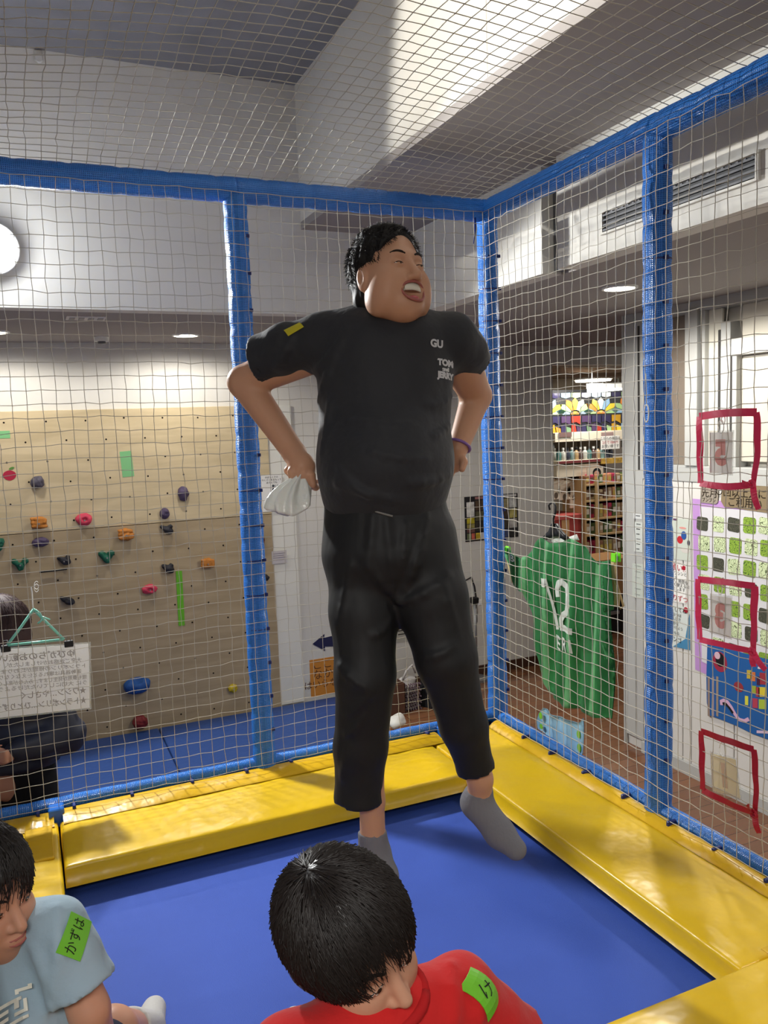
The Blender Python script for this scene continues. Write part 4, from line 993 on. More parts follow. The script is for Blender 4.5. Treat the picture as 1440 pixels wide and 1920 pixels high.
folds(s, lambda x, y, d: J(x, y, d), ((640, 640, 590, 745, 2.0, .010), (800, 760, 850, 735, 2.0, .009), (640, 905, 760, 940, 2., .012), (770, 905, 842, 890, 2., .011), (620, 760, 606, 850, 2.03, .010), (590, 690, 625, 660, 2.02, .010), (690, 930, 640, 880, 2., .009), (812, 820, 846, 790, 2., .008), (700, 850, 800, 862, 2., .008), (660, 790, 770, 800, 2., .007), (560, 620, 520, 690, 2.1, .007)))
s.noise(.0022, 24, 4, (1, 1, .6))
s.cone(J(733, 560, 2.095), J(731, 612, 2.10), .073, .071, .004, 1)                      # neck opening
tee = s.build('tshirt', shirt_m, man, relax=2)
tube('collar', [s.project(np.array([J(728, 600, 2.1)]) , (0, 1, 0))[0] * 0 + (J(731, 606, 2.1) + .077 * (math.cos(t) * RTH + math.sin(t) * FWH) + ZUP * (-.012 * -math.sin(t))) for t in np.linspace(0, 2 * math.pi, 33)], .0085, mat('collar_rib', (34, 35, 39), .8, .2), man, 8)
white_print = mat('white_print', (198, 198, 200), .7, .2)
print_on(s, man, 'printing', 'GU', .026, J(820, 642, 2.0), RT, UP, FW, white_print, fit=q_(24), bold=.0012)
for k, (tx, fw_, yy) in enumerate((('TOM', 32, 676), ('and', 14, 688), ('JERRY', 34, 700))): print_on(s, man, 'printing', tx, .021 if k != 1 else .011, J(838, yy, 2.0), RT, UP, FW, white_print, fit=q_(fw_), bold=.0014)
u_ = RT * .91 + UP * .42; v_ = UP * .91 - RT * .42
tp, g_ = sticker(s, man, 'name_tape', J(549, 604, 2.05), u_, v_, .044, .032, FW * .75 - ZUP * .66, mat('yellow_tape', (190, 178, 36), .45, .4), 'yellow tape patch on the shoulder')
# trousers
trouser_m = mat('black_trousers', (25, 26, 28), 0.6, 0.35, bump=(9, 0.4, 0.02), stretch=(1, 1, .4))
t = field_box((-1.5, -1.66, 1.05), (-.62, -.85, 2.0), .0065)
t.slab(J(721, 945, 2.1), J(724, 1030, 2.1), RTH, q_(119), .128, q_(124), .14, .03)
tlo, thi = (-1.5, -1.66, 1.05), (-.62, -.85, 2.0)
def leg_of(chain, radii, inner):
    g = field_box(tlo, thi, .0065); g.chain(chain, radii, .02); n = np.array(chain[-2]) - np.array(chain[-3]); n /= np.linalg.norm(n)
    g.plane(chain[-2], n); g.cone(np.array(chain[-2]) - n * .03, np.array(chain[-2]) + n * .12, inner, inner, .003, 1); return g
t.merge(leg_of([J(678, 1020, 2.1), J(681, 1150, 2.07), J(684, 1265, 2.05), J(677, 1400, 2.08), J(675, 1502, 2.1), J(674, 1540, 2.11)], [q_(67), q_(63), q_(56), q_(49), q_(45), q_(45)], q_(37)), .02)
t.merge(leg_of([J(782, 1010, 2.1), J(806, 1120, 2.07), J(836, 1235, 2.05), J(870, 1360, 2.08), J(893, 1444, 2.11), J(902, 1474, 2.12)], [q_(76), q_(68), q_(57), q_(43), q_(33), q_(32)], q_(26.5)), .02)
folds(t, lambda x, y, d: J(x, y, d), ((745, 1120, 680, 1040, 2., .012), (748, 1125, 790, 1020, 2., .012), (750, 1130, 840, 1080, 2., .011), (700, 1190, 735, 1160, 2., .009), (640, 1250, 700, 1290, 2., .011), (800, 1230, 860, 1200, 2., .010), (700, 970, 690, 1060, 2., .009), (800, 970, 770, 1080, 2., .009), (650, 1380, 690, 1330, 2., .008), (640, 1470, 652, 1400, 2., .008), (725, 975, 740, 1110, 2., .007), (760, 985, 752, 1060, 2., .008), (660, 1060, 640, 1160, 2., .009), (830, 1100, 860, 1190, 2., .009), (690, 1300, 650, 1340, 2., .009)))
t.noise(.003, 20, 9, (1, 1, .35))
t.build('trousers', trouser_m, man, relax=2)
tube('drawcord', t.project(np.array([J(704 + 4 * i, 959 + 1.1 * i, 2.0) for i in range(9)]), FW, .004, .4), .0026, mat('grey_cord', (128, 126, 122), .7, .2), man, 6)
# socks
sock_m = mat('grey_sock', (118, 118, 124), .9, .15, bump=(160, .35, .004), stretch=(1, 1, 0.2))
k = field_box((-1.3, -1.6, .9), (-.6, -.95, 1.25), .0045)
k.chain([J(698, 1562, 2.12), J(702, 1600, 2.13), J(716, 1645, 2.1), J(729, 1674, 2.07)], [.038, .041, .042, .029], .015); k.plane(J(698, 1558, 2.12), J(698, 1500, 2.12) - J(701, 1560, 2.12))
k.build('sock', sock_m, man)
k = field_box((-1.0, -1.6, .95), (-.5, -.95, 1.3), .0045)
k.chain([J(899, 1484, 2.14), J(894, 1505, 2.15), J(937, 1562, 2.12), J(967, 1592, 2.09)], [.037, .041, .038, .028], .015); k.plane(J(899, 1478, 2.14), J(897, 1440, 2.13) - J(900, 1480, 2.14))
k.build('sock', sock_m, man)
w0 = np.array(J(859, 836, 2.2)); ax = np.array(J(858, 842, 2.2)) - np.array(J(893, 742, 2.26)); x_, y_ = frame_of(ax)
tube('bracelet', [w0 + .0335 * (math.cos(a) * x_ + math.sin(a) * y_) for a in np.linspace(0, 6.2832, 25)], .004, mat('purple_beads', (128, 92, 158), .4, .4), man, 8)
# the plastic bag in his hand
prof = [(0, .010, .010), (.06, .013, .012), (.14, .020, .018), (.3, .034, .026), (.5, .044, .034), (.72, .051, .038), (.9, .053, .040), (.97, .048, .036), (1.0, .030, .022)]
top, bot = np.array(J(565, 888, 2.115)), np.array(J(549, 960, 2.09)); V, F = [], []; nk = 64
for i, (tt, ra, rb) in enumerate(prof):
    cc = top + (bot - top) * tt - RT * .010 * math.sin(tt * 3.0)
    for k in range(nk):
        a = 2 * math.pi * k / nk; pl_ = 1 + (.34 - .24 * tt) * math.sin(8 * a + 1.5 * math.sin(3 * a)) + .10 * math.sin(3 * a + 4 * tt)
        V.append(cc + RT * ra * pl_ * math.cos(a) * (1.15 if math.cos(a) < 0 else .85) + FWH * rb * pl_ * math.sin(a) + ZUP * (.010 * tt * math.sin(2 * a + 1) + .008 * math.cos(a) * tt))
for i in range(len(prof) - 1):
    for k in range(nk): F.append((i * nk + k, (i + 1) * nk + k, (i + 1) * nk + (k + 1) % nk, i * nk + (k + 1) % nk))
F.append(tuple(range(nk))); F.append(tuple((len(prof) - 1) * nk + k for k in range(nk))[::-1])
bag = mesh('plastic_bag', V, F, mat('white_bag', (232, 234, 228), .25, .6, sss=.1, bump=(45, .4, .01)), None, True); tag(bag, 'crumpled white plastic bag held in the jumping man\'s hand', 'bag')

# ---------------------------------------------- the boy in light blue, sitting on the left pad
D2 = 1.43
def B(px, py, d=D2): return at(px, py, d)
boy = thing('person', 'boy in a light blue T-shirt looking to the right, lower left corner', 'person', (-2.0, -1.62, .83))
A2 = head_axes(62, -3, 3); c2 = B(-30, 1681); S2 = .85
lo = np.array([-2.35, -2.0, .74]); hi = np.array([-1.5, -1.0, 1.62])
hx, hy, hz = ((c2[i] - .12, c2[i] + .12, .0032) for i in range(3))
f = Field(axis(lo[0], hi[0], .008, (hx,)), axis(lo[1], hi[1], .008, (hy,)), axis(lo[2], hi[2], .008, (hz,)))
W = head(f, c2, A2, S2, 0, 1.02)
f.cone(B(-38, 1735, 1.45), B(-35, 1830, 1.47), .045, .05, .02)
shL, shR = B(105, 1738, 1.46), B(-105, 1795, 1.32)
hipc = np.array([-1.93, -1.64, .93])
f.slab(B(-30, 1790, 1.47), hipc, RTH, .10, .06, .115, .08, .03)
elL = np.array(B(168, 1895, 1.44)); wrL = np.array([-1.80, -1.50, .84])
f.chain([shL, elL, wrL], [.042, .034, .022], .012)
hd, hs = np.array((.75, .66, 0)), np.array((.66, -.75, 0))
f.ell(wrL + hd * .03 - (0, 0, .01), np.array([hd, hs, ZUP]), (.042, .033, .014), .012)
for i in range(4): a_ = wrL + hd * .058 + hs * (-.022 + .0147 * i) - (0, 0, .012); f.chain([a_, a_ + hd * .03 + hs * .004 * (i - 1.5) + (0, 0, .004), a_ + hd * (.05 - .004 * abs(i - 1.3)) + hs * .007 * (i - 1.5) - (0, 0, .004)], [.0095, .0085, .007], .004)
f.chain([wrL + hd * .02 - hs * .026 - (0, 0, .01), wrL + hd * .045 - hs * .05 - (0, 0, .008), wrL + hd * .066 - hs * .056 - (0, 0, .012)], [.011, .009, .007], .004)
elR = np.array([-2.0, -1.92, 1.06]); wrR = np.array([-1.99, -1.82, .86]); f.chain([shR, elR, wrR], [.042, .034, .022], .012); f.ell(wrR + (0, -.03, -.01), I3, (.03, .035, .012), .01)
for i in range(4): f.chain([wrR + (-.02 + .015 * i, -.05, -.012), wrR + (-.024 + .016 * i, -.075, -.01), wrR + (-.026 + .017 * i, -.095, -.014)], [.009, .008, .007], .004)
knL, anL = np.array([-1.80, -1.42, .95]), np.array([-1.71, -1.20, .775]); knR, anR = np.array([-1.77, -1.66, .94]), np.array([-1.70, -1.58, .79])
f.chain([hipc + (.03, .06, -.03), knL, anL], [.07, .052, .034], .015); f.chain([hipc + (.03, -.05, -.03), knR, anR], [.07, .052, .034], .015)
ftL = np.array([-1.682, -1.105, .752]); ftR = np.array([-1.625, -1.51, .76])
f.chain([anL, ftL], [.032, .022], .01); f.chain([anR, ftR], [.032, .022], .01)
f.build('body', skin2_m, boy)
face_parts(f, boy, W, A2, S2, 0, .8)
hair_cap(boy, c2, A2, S2, .016, [(.118, 0, -.035, .09, .10, .102, .01), (.075, 0, -.11, .12, .12, .085, .01)], .0035, (-.5, .2, .85), 2600, .032, 21, .8)
tee_m = mat('light_blue_tshirt', (150, 172, 186), .85, .15, bump=(45, .2, .01), sheen=.1)
slo, shi, sh = (-2.36, -2.0, .86), (-1.5, -1.2, 1.50), .0062
s = field_box(slo, shi, sh)
s.slab(B(-30, 1795, 1.47), hipc, RTH, .125, .075, .125, .095, .03)
for a, b in ((B(-30, 1752, 1.48), shL), (B(-40, 1756, 1.48), shR)): s.cone(a, b, .046, .050, .03)
nL = elL - shL
s.merge(sleeve_of([shL, shL + nL * .35, shL + nL * .8, shL + nL * 1.0], [.050, .055, .060, .062], shL + nL * .76, .045), .02)
nR = elR - shR; s.merge(sleeve_of([shR, shR + nR * .35, shR + nR * .8, shR + nR], [.05, .055, .06, .062], shR + nR * .76, .05), .02)
folds(s, B, ((105, 1690, 60, 1745, 1.4, .008), (98, 1880, 75, 1800, 1.4, .009), (60, 1780, 110, 1860, 1.4, .010), (40, 1800, 62, 1890, 1.4, .008), (110, 1770, 104, 1860, 1.4, .008), (172, 1790, 165, 1860, 1.4, .007), (90, 1720, 118, 1800, 1.4, .006)))
s.noise(.0022, 34, 8, (1, 1, .6))
s.cone(B(-22, 1735, 1.46), B(-30, 1790, 1.46), .052, .054, .004, 1)
tee = s.build('tshirt', tee_m, boy, relax=2)
c_, e1, e2, d_ = on_cloth(s, B, 140, 1756, 1.43, np.array(B(165, 1725)) - np.array(B(115, 1790)))
tp, g_ = sticker(s, boy, 'name_tape', c_, e1, e2, .068, .047, d_, green_tape_m, 'bright green tape patch with handwriting on the sleeve')
print_on(s, boy, 'lettering', 'かずは', .026, None, e1, e2, d_, ink_m, fit=.058, g=g_)
silver = mat('silver_print', (222, 222, 208), .5, .3)
def bars(f, par, segs, fr, m, k=.001, name='printing'):
    o, ux, uy, d = fr; V, F = [], []
    for (x0, y0, x1, y1) in segs:
        b = len(V); n = 6
        for i in range(n + 1): t = i / n; V += [(x0 + (x1 - x0) * t, y0), (x0 + (x1 - x0) * t, y1)]
        for i in range(n): F.append((b + 2 * i, b + 2 * i + 2, b + 2 * i + 3, b + 2 * i + 1))
    V = np.array(V, float) * k; g = drape(f, o, ux, uy, .06, .05, d, .004)
    return mesh(name, g(V[:, 0], V[:, 1]), F, m, par)
bars(s, boy, [(-14, -3, 12, 2), (-14, -6, -8, -3), (6, 2, 12, 5)], on_cloth(s, B, 44, 1853, 1.43, RT * .96 + UP * .28), silver)
bars(s, boy, [(-26, 12, 14, 17), (-26, 2, -2, 7), (4, 2, 10, 17), (-26, -8, -2, -3), (-26, -8, -20, 6), (4, -8, 22, -3), (16, -3, 22, 12), (-26, -18, 22, -13)], on_cloth(s, B, 26, 1893, 1.43, RT * .96 + UP * .28), silver)
sh_ = field_box((-2.3, -2.0, .78), (-1.5, -1.2, 1.12), .008)
sh_.slab(hipc + (0, 0, .02), hipc - (0, 0, .04), RTH, .125, .10, .13, .11, .02); sh_.chain([hipc + (.03, .06, -.02), hipc * .2 + knL * .8 + (0, 0, .0)], [.085, .066], .02); sh_.chain([hipc + (.03, -.05, -.02), hipc * .2 + knR * .8], [.085, .066], .02); sh_.build('shorts', mat('navy_shorts', (34, 38, 56), .8, .2), boy)
white_sock = mat('pale_sock', (196, 194, 190), .9, .15, bump=(140, .4, .004))
for a, b, kk in ((anL, ftL, knL), (anR, ftR, knR)):
    k = field_box(np.minimum(np.minimum(a, b), kk) - .1, np.maximum(np.maximum(a, b), kk) + .1, .006); k.chain([a + (kk - a) * .6, a, b], [.050, .040, .029], .012); k.plane(a + (kk - a) * .55, kk - a); k.build('sock', white_sock, boy)

# ---------------------------------------------- the boy in red on the near pad
D3 = 1.10
def C_(px, py, d=D3): return at(px, py, d)
red = thing('person', 'boy in a red T-shirt seen from above, black hair bent forward, bottom middle', 'person', (-1.5, -1.9, .86))
c3 = C_(664, 1776, 1.10); S3 = .84; v3 = ray(664, 1776); u3 = np.cross(RT, v3)
A3 = axes_from(.72 * RT - .50 * u3 - .60 * v3, .5 * u3 - .7 * v3 - .1 * RT)
lo = np.array([-1.95, -2.35, .74]); hi = np.array([-1.05, -1.3, 1.60])
hx, hy, hz = ((c3[i] - .125, c3[i] + .125, .0032) for i in range(3))
f = Field(axis(lo[0], hi[0], .008, (hx,)), axis(lo[1], hi[1], .008, (hy,)), axis(lo[2], hi[2], .008, (hz,)))
W = head(f, c3, A3, S3, 0, 1.0)
shL, shR = C_(868, 1868, 1.16), C_(545, 1985, 1.02); hipc = np.array([-1.5, -1.9, .95])
nk = (np.array(shL) + np.array(shR)) / 2
f.cone(c3 - A3[0] * .03 - A3[2] * .06, nk, .046, .052, .02)
f.slab(nk - (0, 0, .04), hipc, np.array(shL) - np.array(shR), .10, .06, .115, .08, .03)
elL = np.array(C_(985, 2000, 1.2)); wrL = np.array([-1.25, -1.70, .93]); elR = np.array(C_(520, 2200, 1.0)); wrR = np.array([-1.48, -1.66, .92])
f.chain([shL, elL, wrL], [.042, .034, .022], .012); f.chain([shR, elR, wrR], [.042, .034, .022], .012)
for w_ in (wrL, wrR):
    f.ell(w_ + (0, .03, 0), I3, (.03, .035, .013), .01)
    for i in range(4): f.chain([w_ + (-.022 + .015 * i, .05, 0), w_ + (-.024 + .016 * i, .075, .0), w_ + (-.024 + .016 * i, .088, -.015)], [.009, .008, .007], .004)
    f.chain([w_ + (.022, .02, 0), w_ + (.042, .04, -.004), w_ + (.046, .058, -.01)], [.010, .009, .007], .004)
knL, anL = np.array([-1.22, -1.62, .90]), np.array([-1.22, -1.42, .76]); knR, anR = np.array([-1.42, -1.58, .90]), np.array([-1.37, -1.40, .76])
f.chain([hipc + (.07, .03, -.03), knL, anL], [.07, .052, .034], .015); f.chain([hipc + (-.05, .05, -.03), knR, anR], [.07, .052, .034], .015)
ftL, ftR = anL + (.01, .11, -.012), anR + (-.01, .11, -.012); f.chain([anL, ftL], [.032, .022], .01); f.chain([anR, ftR], [.032, .022], .01)
f.build('body', skin2_m, red); face_parts(f, red, W, A3, S3, 0, .7)
hair_cap(red, c3, A3, S3, .021, [(.125, 0, -.045, .112, .12, .124, .01), (.075, 0, -.12, .12, .12, .078, .01)], (.0034), tuple(A3 @ (-.45 * RT + .55 * u3 - .62 * v3)), 5200, .034, 33, .9)
red_m = mat('red_tshirt', (188, 34, 34), .85, .15, bump=(40, .2, .01), sheen=.1)
slo, shi, sh = (-1.98, -2.4, .88), (-1.0, -1.45, 1.45), .0062
s = field_box(slo, shi, sh)
s.slab(nk - (0, 0, .04), hipc, np.array(shL) - np.array(shR), .125, .085, .125, .095, .03)
for b in (shL, shR): s.cone(nk + (0, 0, .01), b, .052, .052, .03)
for a, b in ((shL, elL), (shR, elR)):
    n_ = b - a; s.merge(sleeve_of([a, a + n_ * .35, a + n_ * .8, a + n_], [.052, .055, .060, .062], a + n_ * .72, .045), .02)
folds(s, C_, ((830, 1800, 890, 1840, 1.1, .007), (880, 1835, 870, 1915, 1.1, .008), (905, 1860, 896, 1915, 1.1, .007), (850, 1840, 845, 1905, 1.1, .006)))
s.noise(.0022, 34, 5, (1, 1, .6))
s.build('tshirt', red_m, red, relax=2)
tube('collar', [nk + (0, 0, .045) + .058 * (math.cos(a) * RTH + math.sin(a) * (FWH * .9 + ZUP * .25)) for a in np.linspace(0, 6.2832, 29)], .008, mat('red_rib', (166, 28, 30), .85, .15), red, 8)
c_, e1, e2, d_ = on_cloth(s, C_, 912, 1858, 1.1, np.array(C_(932, 1885)) - np.array(C_(905, 1828)))
tp, g_ = sticker(s, red, 'name_tape', c_, e1, e2, .056, .040, d_, green_tape_m, 'bright green tape patch with handwriting on the shoulder')
print_on(s, red, 'lettering', 'け', .026, None, e1, e2, d_, ink_m, g=lambda a, b, x=0: g_(-b * .9 + a * .3, a * .9 + b * .3, x))
sh_ = field_box((-1.85, -2.2, .78), (-1.0, -1.4, 1.1), .008)
sh_.slab(hipc + (0, 0, .02), hipc - (0, 0, .04), RTH, .125, .10, .13, .11, .02); sh_.chain([hipc + (.07, .03, -.02), hipc * .15 + knL * .85], [.085, .066], .02); sh_.chain([hipc + (-.05, .05, -.02), hipc * .15 + knR * .85], [.085, .066], .02); sh_.build('shorts', mat('black_shorts', (30, 30, 34), .8, .2), red)
for a, b, kk in ((anL, ftL, knL), (anR, ftR, knR)):
    k = field_box(np.minimum(a, b) - .1, np.maximum(a, b) + .1, .005); k.chain([a + (kk - a) * .25, a, b], [.041, .038, .027], .012); k.plane(a + (kk - a) * .22, kk - a); k.build('sock', white_sock, red)

# ---------------------------------------------- the person behind the net at the left edge
D4 = 3.15
def P4(px, py, d=D4): return at(px, py, d)
wom = thing('person', 'person in a dark navy jacket standing behind the net at the left edge', 'person', (P4(0, 1400)[0] - .02, P4(0, 1400)[1], 0))
A4 = head_axes(-115, -12); c4 = P4(-2, 1192); S4 = .98; g0 = np.array([c4[0], c4[1], 0])
lo = g0 + (-.36, -.33, .0); hi = g0 + (.36, .33, 1.66)
f = field_box(lo, hi, .009, (((c4[0] - .11, c4[0] + .11, .005),), ((c4[1] - .11, c4[1] + .11, .005),), ((c4[2] - .13, 2.0, .005),)))
W = head(f, c4, A4, S4, 0, 1.0)
f.cone(c4 - (0, 0, .09), g0 + (0, 0, 1.28), .05, .06, .02); f.slab(g0 + (0, 0, 1.22), g0 + (0, 0, .85), RTH, .15, .09, .14, .1, .03)
eL, wL = g0 + RTH * .23 + (0, 0, 1.0), np.array(P4(18, 1415, 3.0)); eR, wR = g0 - RTH * .24 + (0, 0, 1.0), np.array(P4(-30, 1412, 2.98))
f.chain([g0 + RTH * .16 + (0, 0, 1.27), eL, wL], [.05, .04, .024], .01); f.chain([g0 - RTH * .16 + (0, 0, 1.27), eR, wR], [.05, .04, .024], .01)
for w_, sg in ((wL, -1), (wR, 1)):
    f.ell(w_ + RTH * sg * .03 - ZUP * .012, np.array([RTH, ZUP, FWH]), (.036, .028, .016), .01)
    for i in range(4): f.chain([w_ + RTH * sg * .055 + ZUP * (.006 - .012 * i), w_ + RTH * sg * .08 + ZUP * (.004 - .013 * i) - FWH * .008, w_ + RTH * sg * .088 + ZUP * (.0 - .013 * i) + FWH * .012], [.008, .0075, .0065], .004)
    f.chain([w_ + RTH * sg * .02 + ZUP * .015, w_ + RTH * sg * .045 + ZUP * .028, w_ + RTH * sg * .065 + ZUP * .026], [.009, .008, .007], .004)
for e in (-1, 1): f.chain([g0 + RTH * .08 * e + (0, 0, .85), g0 + RTH * .09 * e + (0, 0, .47), g0 + RTH * .1 * e + (0, 0, .10)], [.075, .055, .04], .01); f.chain([g0 + RTH * .1 * e + (0, 0, .085), g0 + RTH * .11 * e - FWH * .12 + (0, 0, .075)], [.035, .024], .01)
f.build('body', skin2_m, wom); face_parts(f, wom, W, A4, S4, 0, .8)
hair4 = hair_cap(wom, c4, A4, S4, .024, [(.115, 0, -.06, .08, .085, .10, .01)], .005, (-.3, 0, .9), 900, .06, 44, .8, mat('dark_brown_hair', (52, 32, 30), .65, .3), ext=((-.05, 0, -.08, .07, .085, .09),))
jk = field_box(lo, hi, .009)
jk.slab(g0 + (0, 0, 1.20), g0 + (0, 0, .93), RTH, .185, .12, .20, .14, .04); jk.chain([g0 + RTH * .1 + (0, 0, 1.30), g0 + RTH * .17 + (0, 0, 1.26), eL, wL + (eL - wL) * .12], [.06, .07, .065, .042], .03); jk.chain([g0 - RTH * .1 + (0, 0, 1.30), g0 - RTH * .17 + (0, 0, 1.26), eR, wR + (eR - wR) * .12], [.06, .07, .065, .042], .03)
jk.noise(.005, 22, 6, (.6, .6, 1.6)); jk.plane(g0 + (0, 0, .90), -ZUP); jk.build('jacket', mat('navy_jacket', (28, 31, 46), .55, .4), wom)
cl = field_box(g0 + (-.16, -.16, 1.2), g0 + (.16, .16, 1.45), .007)
for i in range(14): a, b = i * .4488, (i + 1) * .4488; cl.cone(g0 + .072 * (math.cos(a) * RTH + math.sin(a) * FWH) + (0, 0, 1.325), g0 + .072 * (math.cos(b) * RTH + math.sin(b) * FWH) + (0, 0, 1.325), .030, .030, .015)
cl.build('scarf', mat('maroon_scarf', (92, 40, 46), .9, .1), wom)
tr = field_box(lo, hi, .009)
for e in (-1, 1): tr.chain([g0 + RTH * .075 * e + (0, 0, .92), g0 + RTH * .09 * e + (0, 0, .5), g0 + RTH * .10 * e + (0, 0, .05)], [.10, .085, .075], .03)
tr.noise(.004, 20, 7, (1, 1, .4)); tr.plane(g0 + (0, 0, .07), -ZUP); tr.build('trousers', mat('black_wool', (22, 22, 24), .85, .2), wom)
# ------------------------------------------------------------------ things on the right net
ribbon_m = mat('pink_red_ribbon', (226, 52, 94), .45, .4); ribbon2_m = mat('dark_red_ribbon', (172, 26, 44), .45, .4)
clear_m = mat('laminate_film', (222, 226, 220), .15, .5, alpha=.3); tagred_m = mat('faded_red_print', (214, 152, 144), .7, .2); tagtan_m = mat('faded_tan_print', (204, 176, 150), .7, .2); cream_m = translucent(mat('cream_card', (240, 230, 200), .6, .3), .3); card_m = translucent(mat('white_card', (246, 244, 240), .6, .3), .3)
XN = -0.05
def band(P, w, nrm, th=.0006, twist=None):
    """a flat ribbon along P, its width across nrm"""
    P = np.asarray(P, float); T = np.gradient(P, axis=0); V, F = [], []
    for i in range(len(P)):
        t = T[i] / np.linalg.norm(T[i]); n = np.asarray(nrm, float); a = twist[i] if twist is not None else 0
        sd = np.cross(t, n); sd /= np.linalg.norm(sd); n2 = np.cross(sd, t); q = sd * math.cos(a) + n2 * math.sin(a); m = np.cross(t, q)
        V += [P[i] - q * w / 2 - m * th, P[i] + q * w / 2 - m * th, P[i] + q * w / 2 + m * th, P[i] - q * w / 2 + m * th]
    for i in range(len(P) - 1):
        for k in range(4): F.append((4 * i + k, 4 * i + (k + 1) % 4, 4 * i + 4 + (k + 1) % 4, 4 * i + 4 + k))
    F += [(3, 2, 1, 0), tuple(4 * (len(P) - 1) + k for k in range(4))]
    return V, F
def ribbon_frame(label, px, tail, m, seed):
    P = [on(x, y, 0, XN - .004) for x, y in px]; c = np.mean(P, 0); t = thing('ribbon_frame', label, 'ribbon', (XN, c[1], min(p[2] for p in P)), 'ribbon frames woven into the right net'); rg = np.random.default_rng(seed)
    for i in range(4):
        a, b = P[i], P[(i + 1) % 4]; s = np.linspace(0, 1, 14); L = np.linalg.norm(b - a)
        bow = np.cross((b - a) / L, (1, 0, 0)) * .010 * (1 if i != 3 else .4)
        Q = a + np.outer(s, b - a) + np.outer(np.sin(s * math.pi) * rg.uniform(-.2, 1), bow) + np.outer(.0015 * np.sin(s * L / .047 * math.pi), (1, 0, 0))
        V, F = band(Q, .020 * rg.uniform(.85, 1.1), (1, 0, 0), twist=.55 * np.sin(s * 3 + i) ** 3 * rg.uniform(.3, 1)); mesh('ribbon_strip', V, F, m, t)
    k = P[2]
    for q in range(3): a = q * 2.1; tube('knot', [k + .010 * np.array((0, math.cos(a + u), math.sin(a + u))) * (.5 + .5 * math.sin(u)) - (.005, 0, 0) for u in np.linspace(0, 3.14, 7)], .0065, m, t, 6, flat=.5)
    for (x, y) in tail:
        e = on(x, y, 0, XN - .012); s = np.linspace(0, 1, 10)[:, None]; V, F = band(k + (e - k) * s + np.array((-.006, 0, 0)) * np.sin(s * 3), .016, (1, 0, 0), twist=np.linspace(1.2, .1, 10)); mesh('ribbon_tail', V, F, m, t)
    return t
ribbon_frame('pink red ribbon square woven in the net round the upper mirrored number', [(1311, 781), (1418, 773), (1412, 908), (1313, 906)], [(1423, 955), (1392, 905)], ribbon_m, 1)
ribbon_frame('pink red ribbon square woven in the net round the middle mirrored number', [(1309, 1086), (1415, 1099), (1413, 1222), (1312, 1199)], [(1414, 1250), (1436, 1256)], ribbon_m, 2)
ribbon_frame('dark red ribbon square woven in the net round the lowest mirrored number', [(1315, 1371), (1413, 1405), (1416, 1526), (1317, 1481)], [(1424, 1562), (1402, 1508)], ribbon2_m, 3)
def number_tag(label, s, corners, m, ink, loop, size):
    P = [on(x, y, 0, XN + .012) for x, y in corners]; c = np.mean(P, 0); t = thing('number_tag', label, 'tag', (XN + .012, c[1], min(p[2] for p in P)), 'number tags hanging on the right net')
    ux = (P[1] - P[0] + P[2] - P[3]) / 2; uy = (P[0] - P[3] + P[1] - P[2]) / 2; w, h = np.linalg.norm(ux), np.linalg.norm(uy); ux /= w; uy = uy / h
    n = np.cross(ux, uy); big = [c + (p - c) * 1.09 for p in P]
    plate('laminate', [q - n * .0012 for q in big], n, .001, clear_m, t); plate('card', P, n, .0012, m, t)
    V, F = text_vf(s, size, 1, .006 * size / .09); V = V - (V.min(0) + V.max(0)) / 2
    Wd = c + (-V[:, 0:1] * .9) * ux + V[:, 1:2] * uy + n * .0022; F = [f[::-1] for f in F]
    mesh('number', Wd, F, ink, t)
    for k, (x, y, r) in enumerate(loop):
        q = on(x, y, 0, XN + .003); tube('string_loop', [q + (0, r * .55 * math.cos(a), r * math.sin(a)) for a in np.linspace(0, 6.2832, 15)], .0016, white_m, t, 5)
    return t
number_tag('white laminated tag with a mirrored red 5, hung in the upper ribbon square', '5', [(1331, 811), (1374, 810), (1372, 888), (1332, 886)], card_m, tagred_m, [(1352, 800, .018), (1356, 787, .012)], .092)
number_tag('white laminated tag with a mirrored red 3, hung in the middle ribbon square', '3', [(1333, 1116), (1371, 1121), (1370, 1196), (1332, 1184)], card_m, tagred_m, [(1350, 1104, .016), (1355, 1092, .014)], .092)
number_tag('cream laminated tag with a mirrored tan 1, hung in the lowest ribbon square', '1', [(1333, 1412), (1379, 1424), (1388, 1497), (1337, 1482)], cream_m, tagtan_m, [(1355, 1405, .022)], .092)

def cloth(name, outline, x, fn, m, parent, th=.004, cuts=4):
    """a hanging garment: outline seen through the net, folded by fn, two layers thick"""
    bm = bmesh.new(); P = [on(px, py, 0, x) for px, py in outline]
    vs = [bm.verts.new(tuple(p)) for p in P]; f = bm.faces.new(vs); bmesh.ops.triangulate(bm, faces=[f])
    for _ in range(6):
        long = [e for e in bm.edges if e.calc_length() > .028]
        if not long: break
        bmesh.ops.subdivide_edges(bm, edges=long, cuts=1, use_grid_fill=False); bmesh.ops.triangulate(bm, faces=[q for q in bm.faces if len(q.verts) > 3])
    bmesh.ops.recalc_face_normals(bm, faces=bm.faces); bm.verts.index_update()
    V = np.array([v.co for v in bm.verts]); F = [tuple(v.index for v in q.verts) for q in bm.faces]; ed = [tuple(v.index for v in e.verts) for e in bm.edges if len(e.link_faces) == 1]; bm.free()
    n = np.cross(V[F[0][1]] - V[F[0][0]], V[F[0][2]] - V[F[0][0]])
    if n[0] > 0: F = [q[::-1] for q in F]
    d = fn(V[:, 1], V[:, 2]); A_ = V.copy(); A_[:, 0] += d; B_ = A_.copy(); B_[:, 0] += th; k = len(V)
    FF = F + [tuple(q + k for q in r[::-1]) for r in F] + [(a, b, b + k, a + k) for a, b in ed]
    return mesh(name, np.vstack([A_, B_]), FF, m, parent, True)

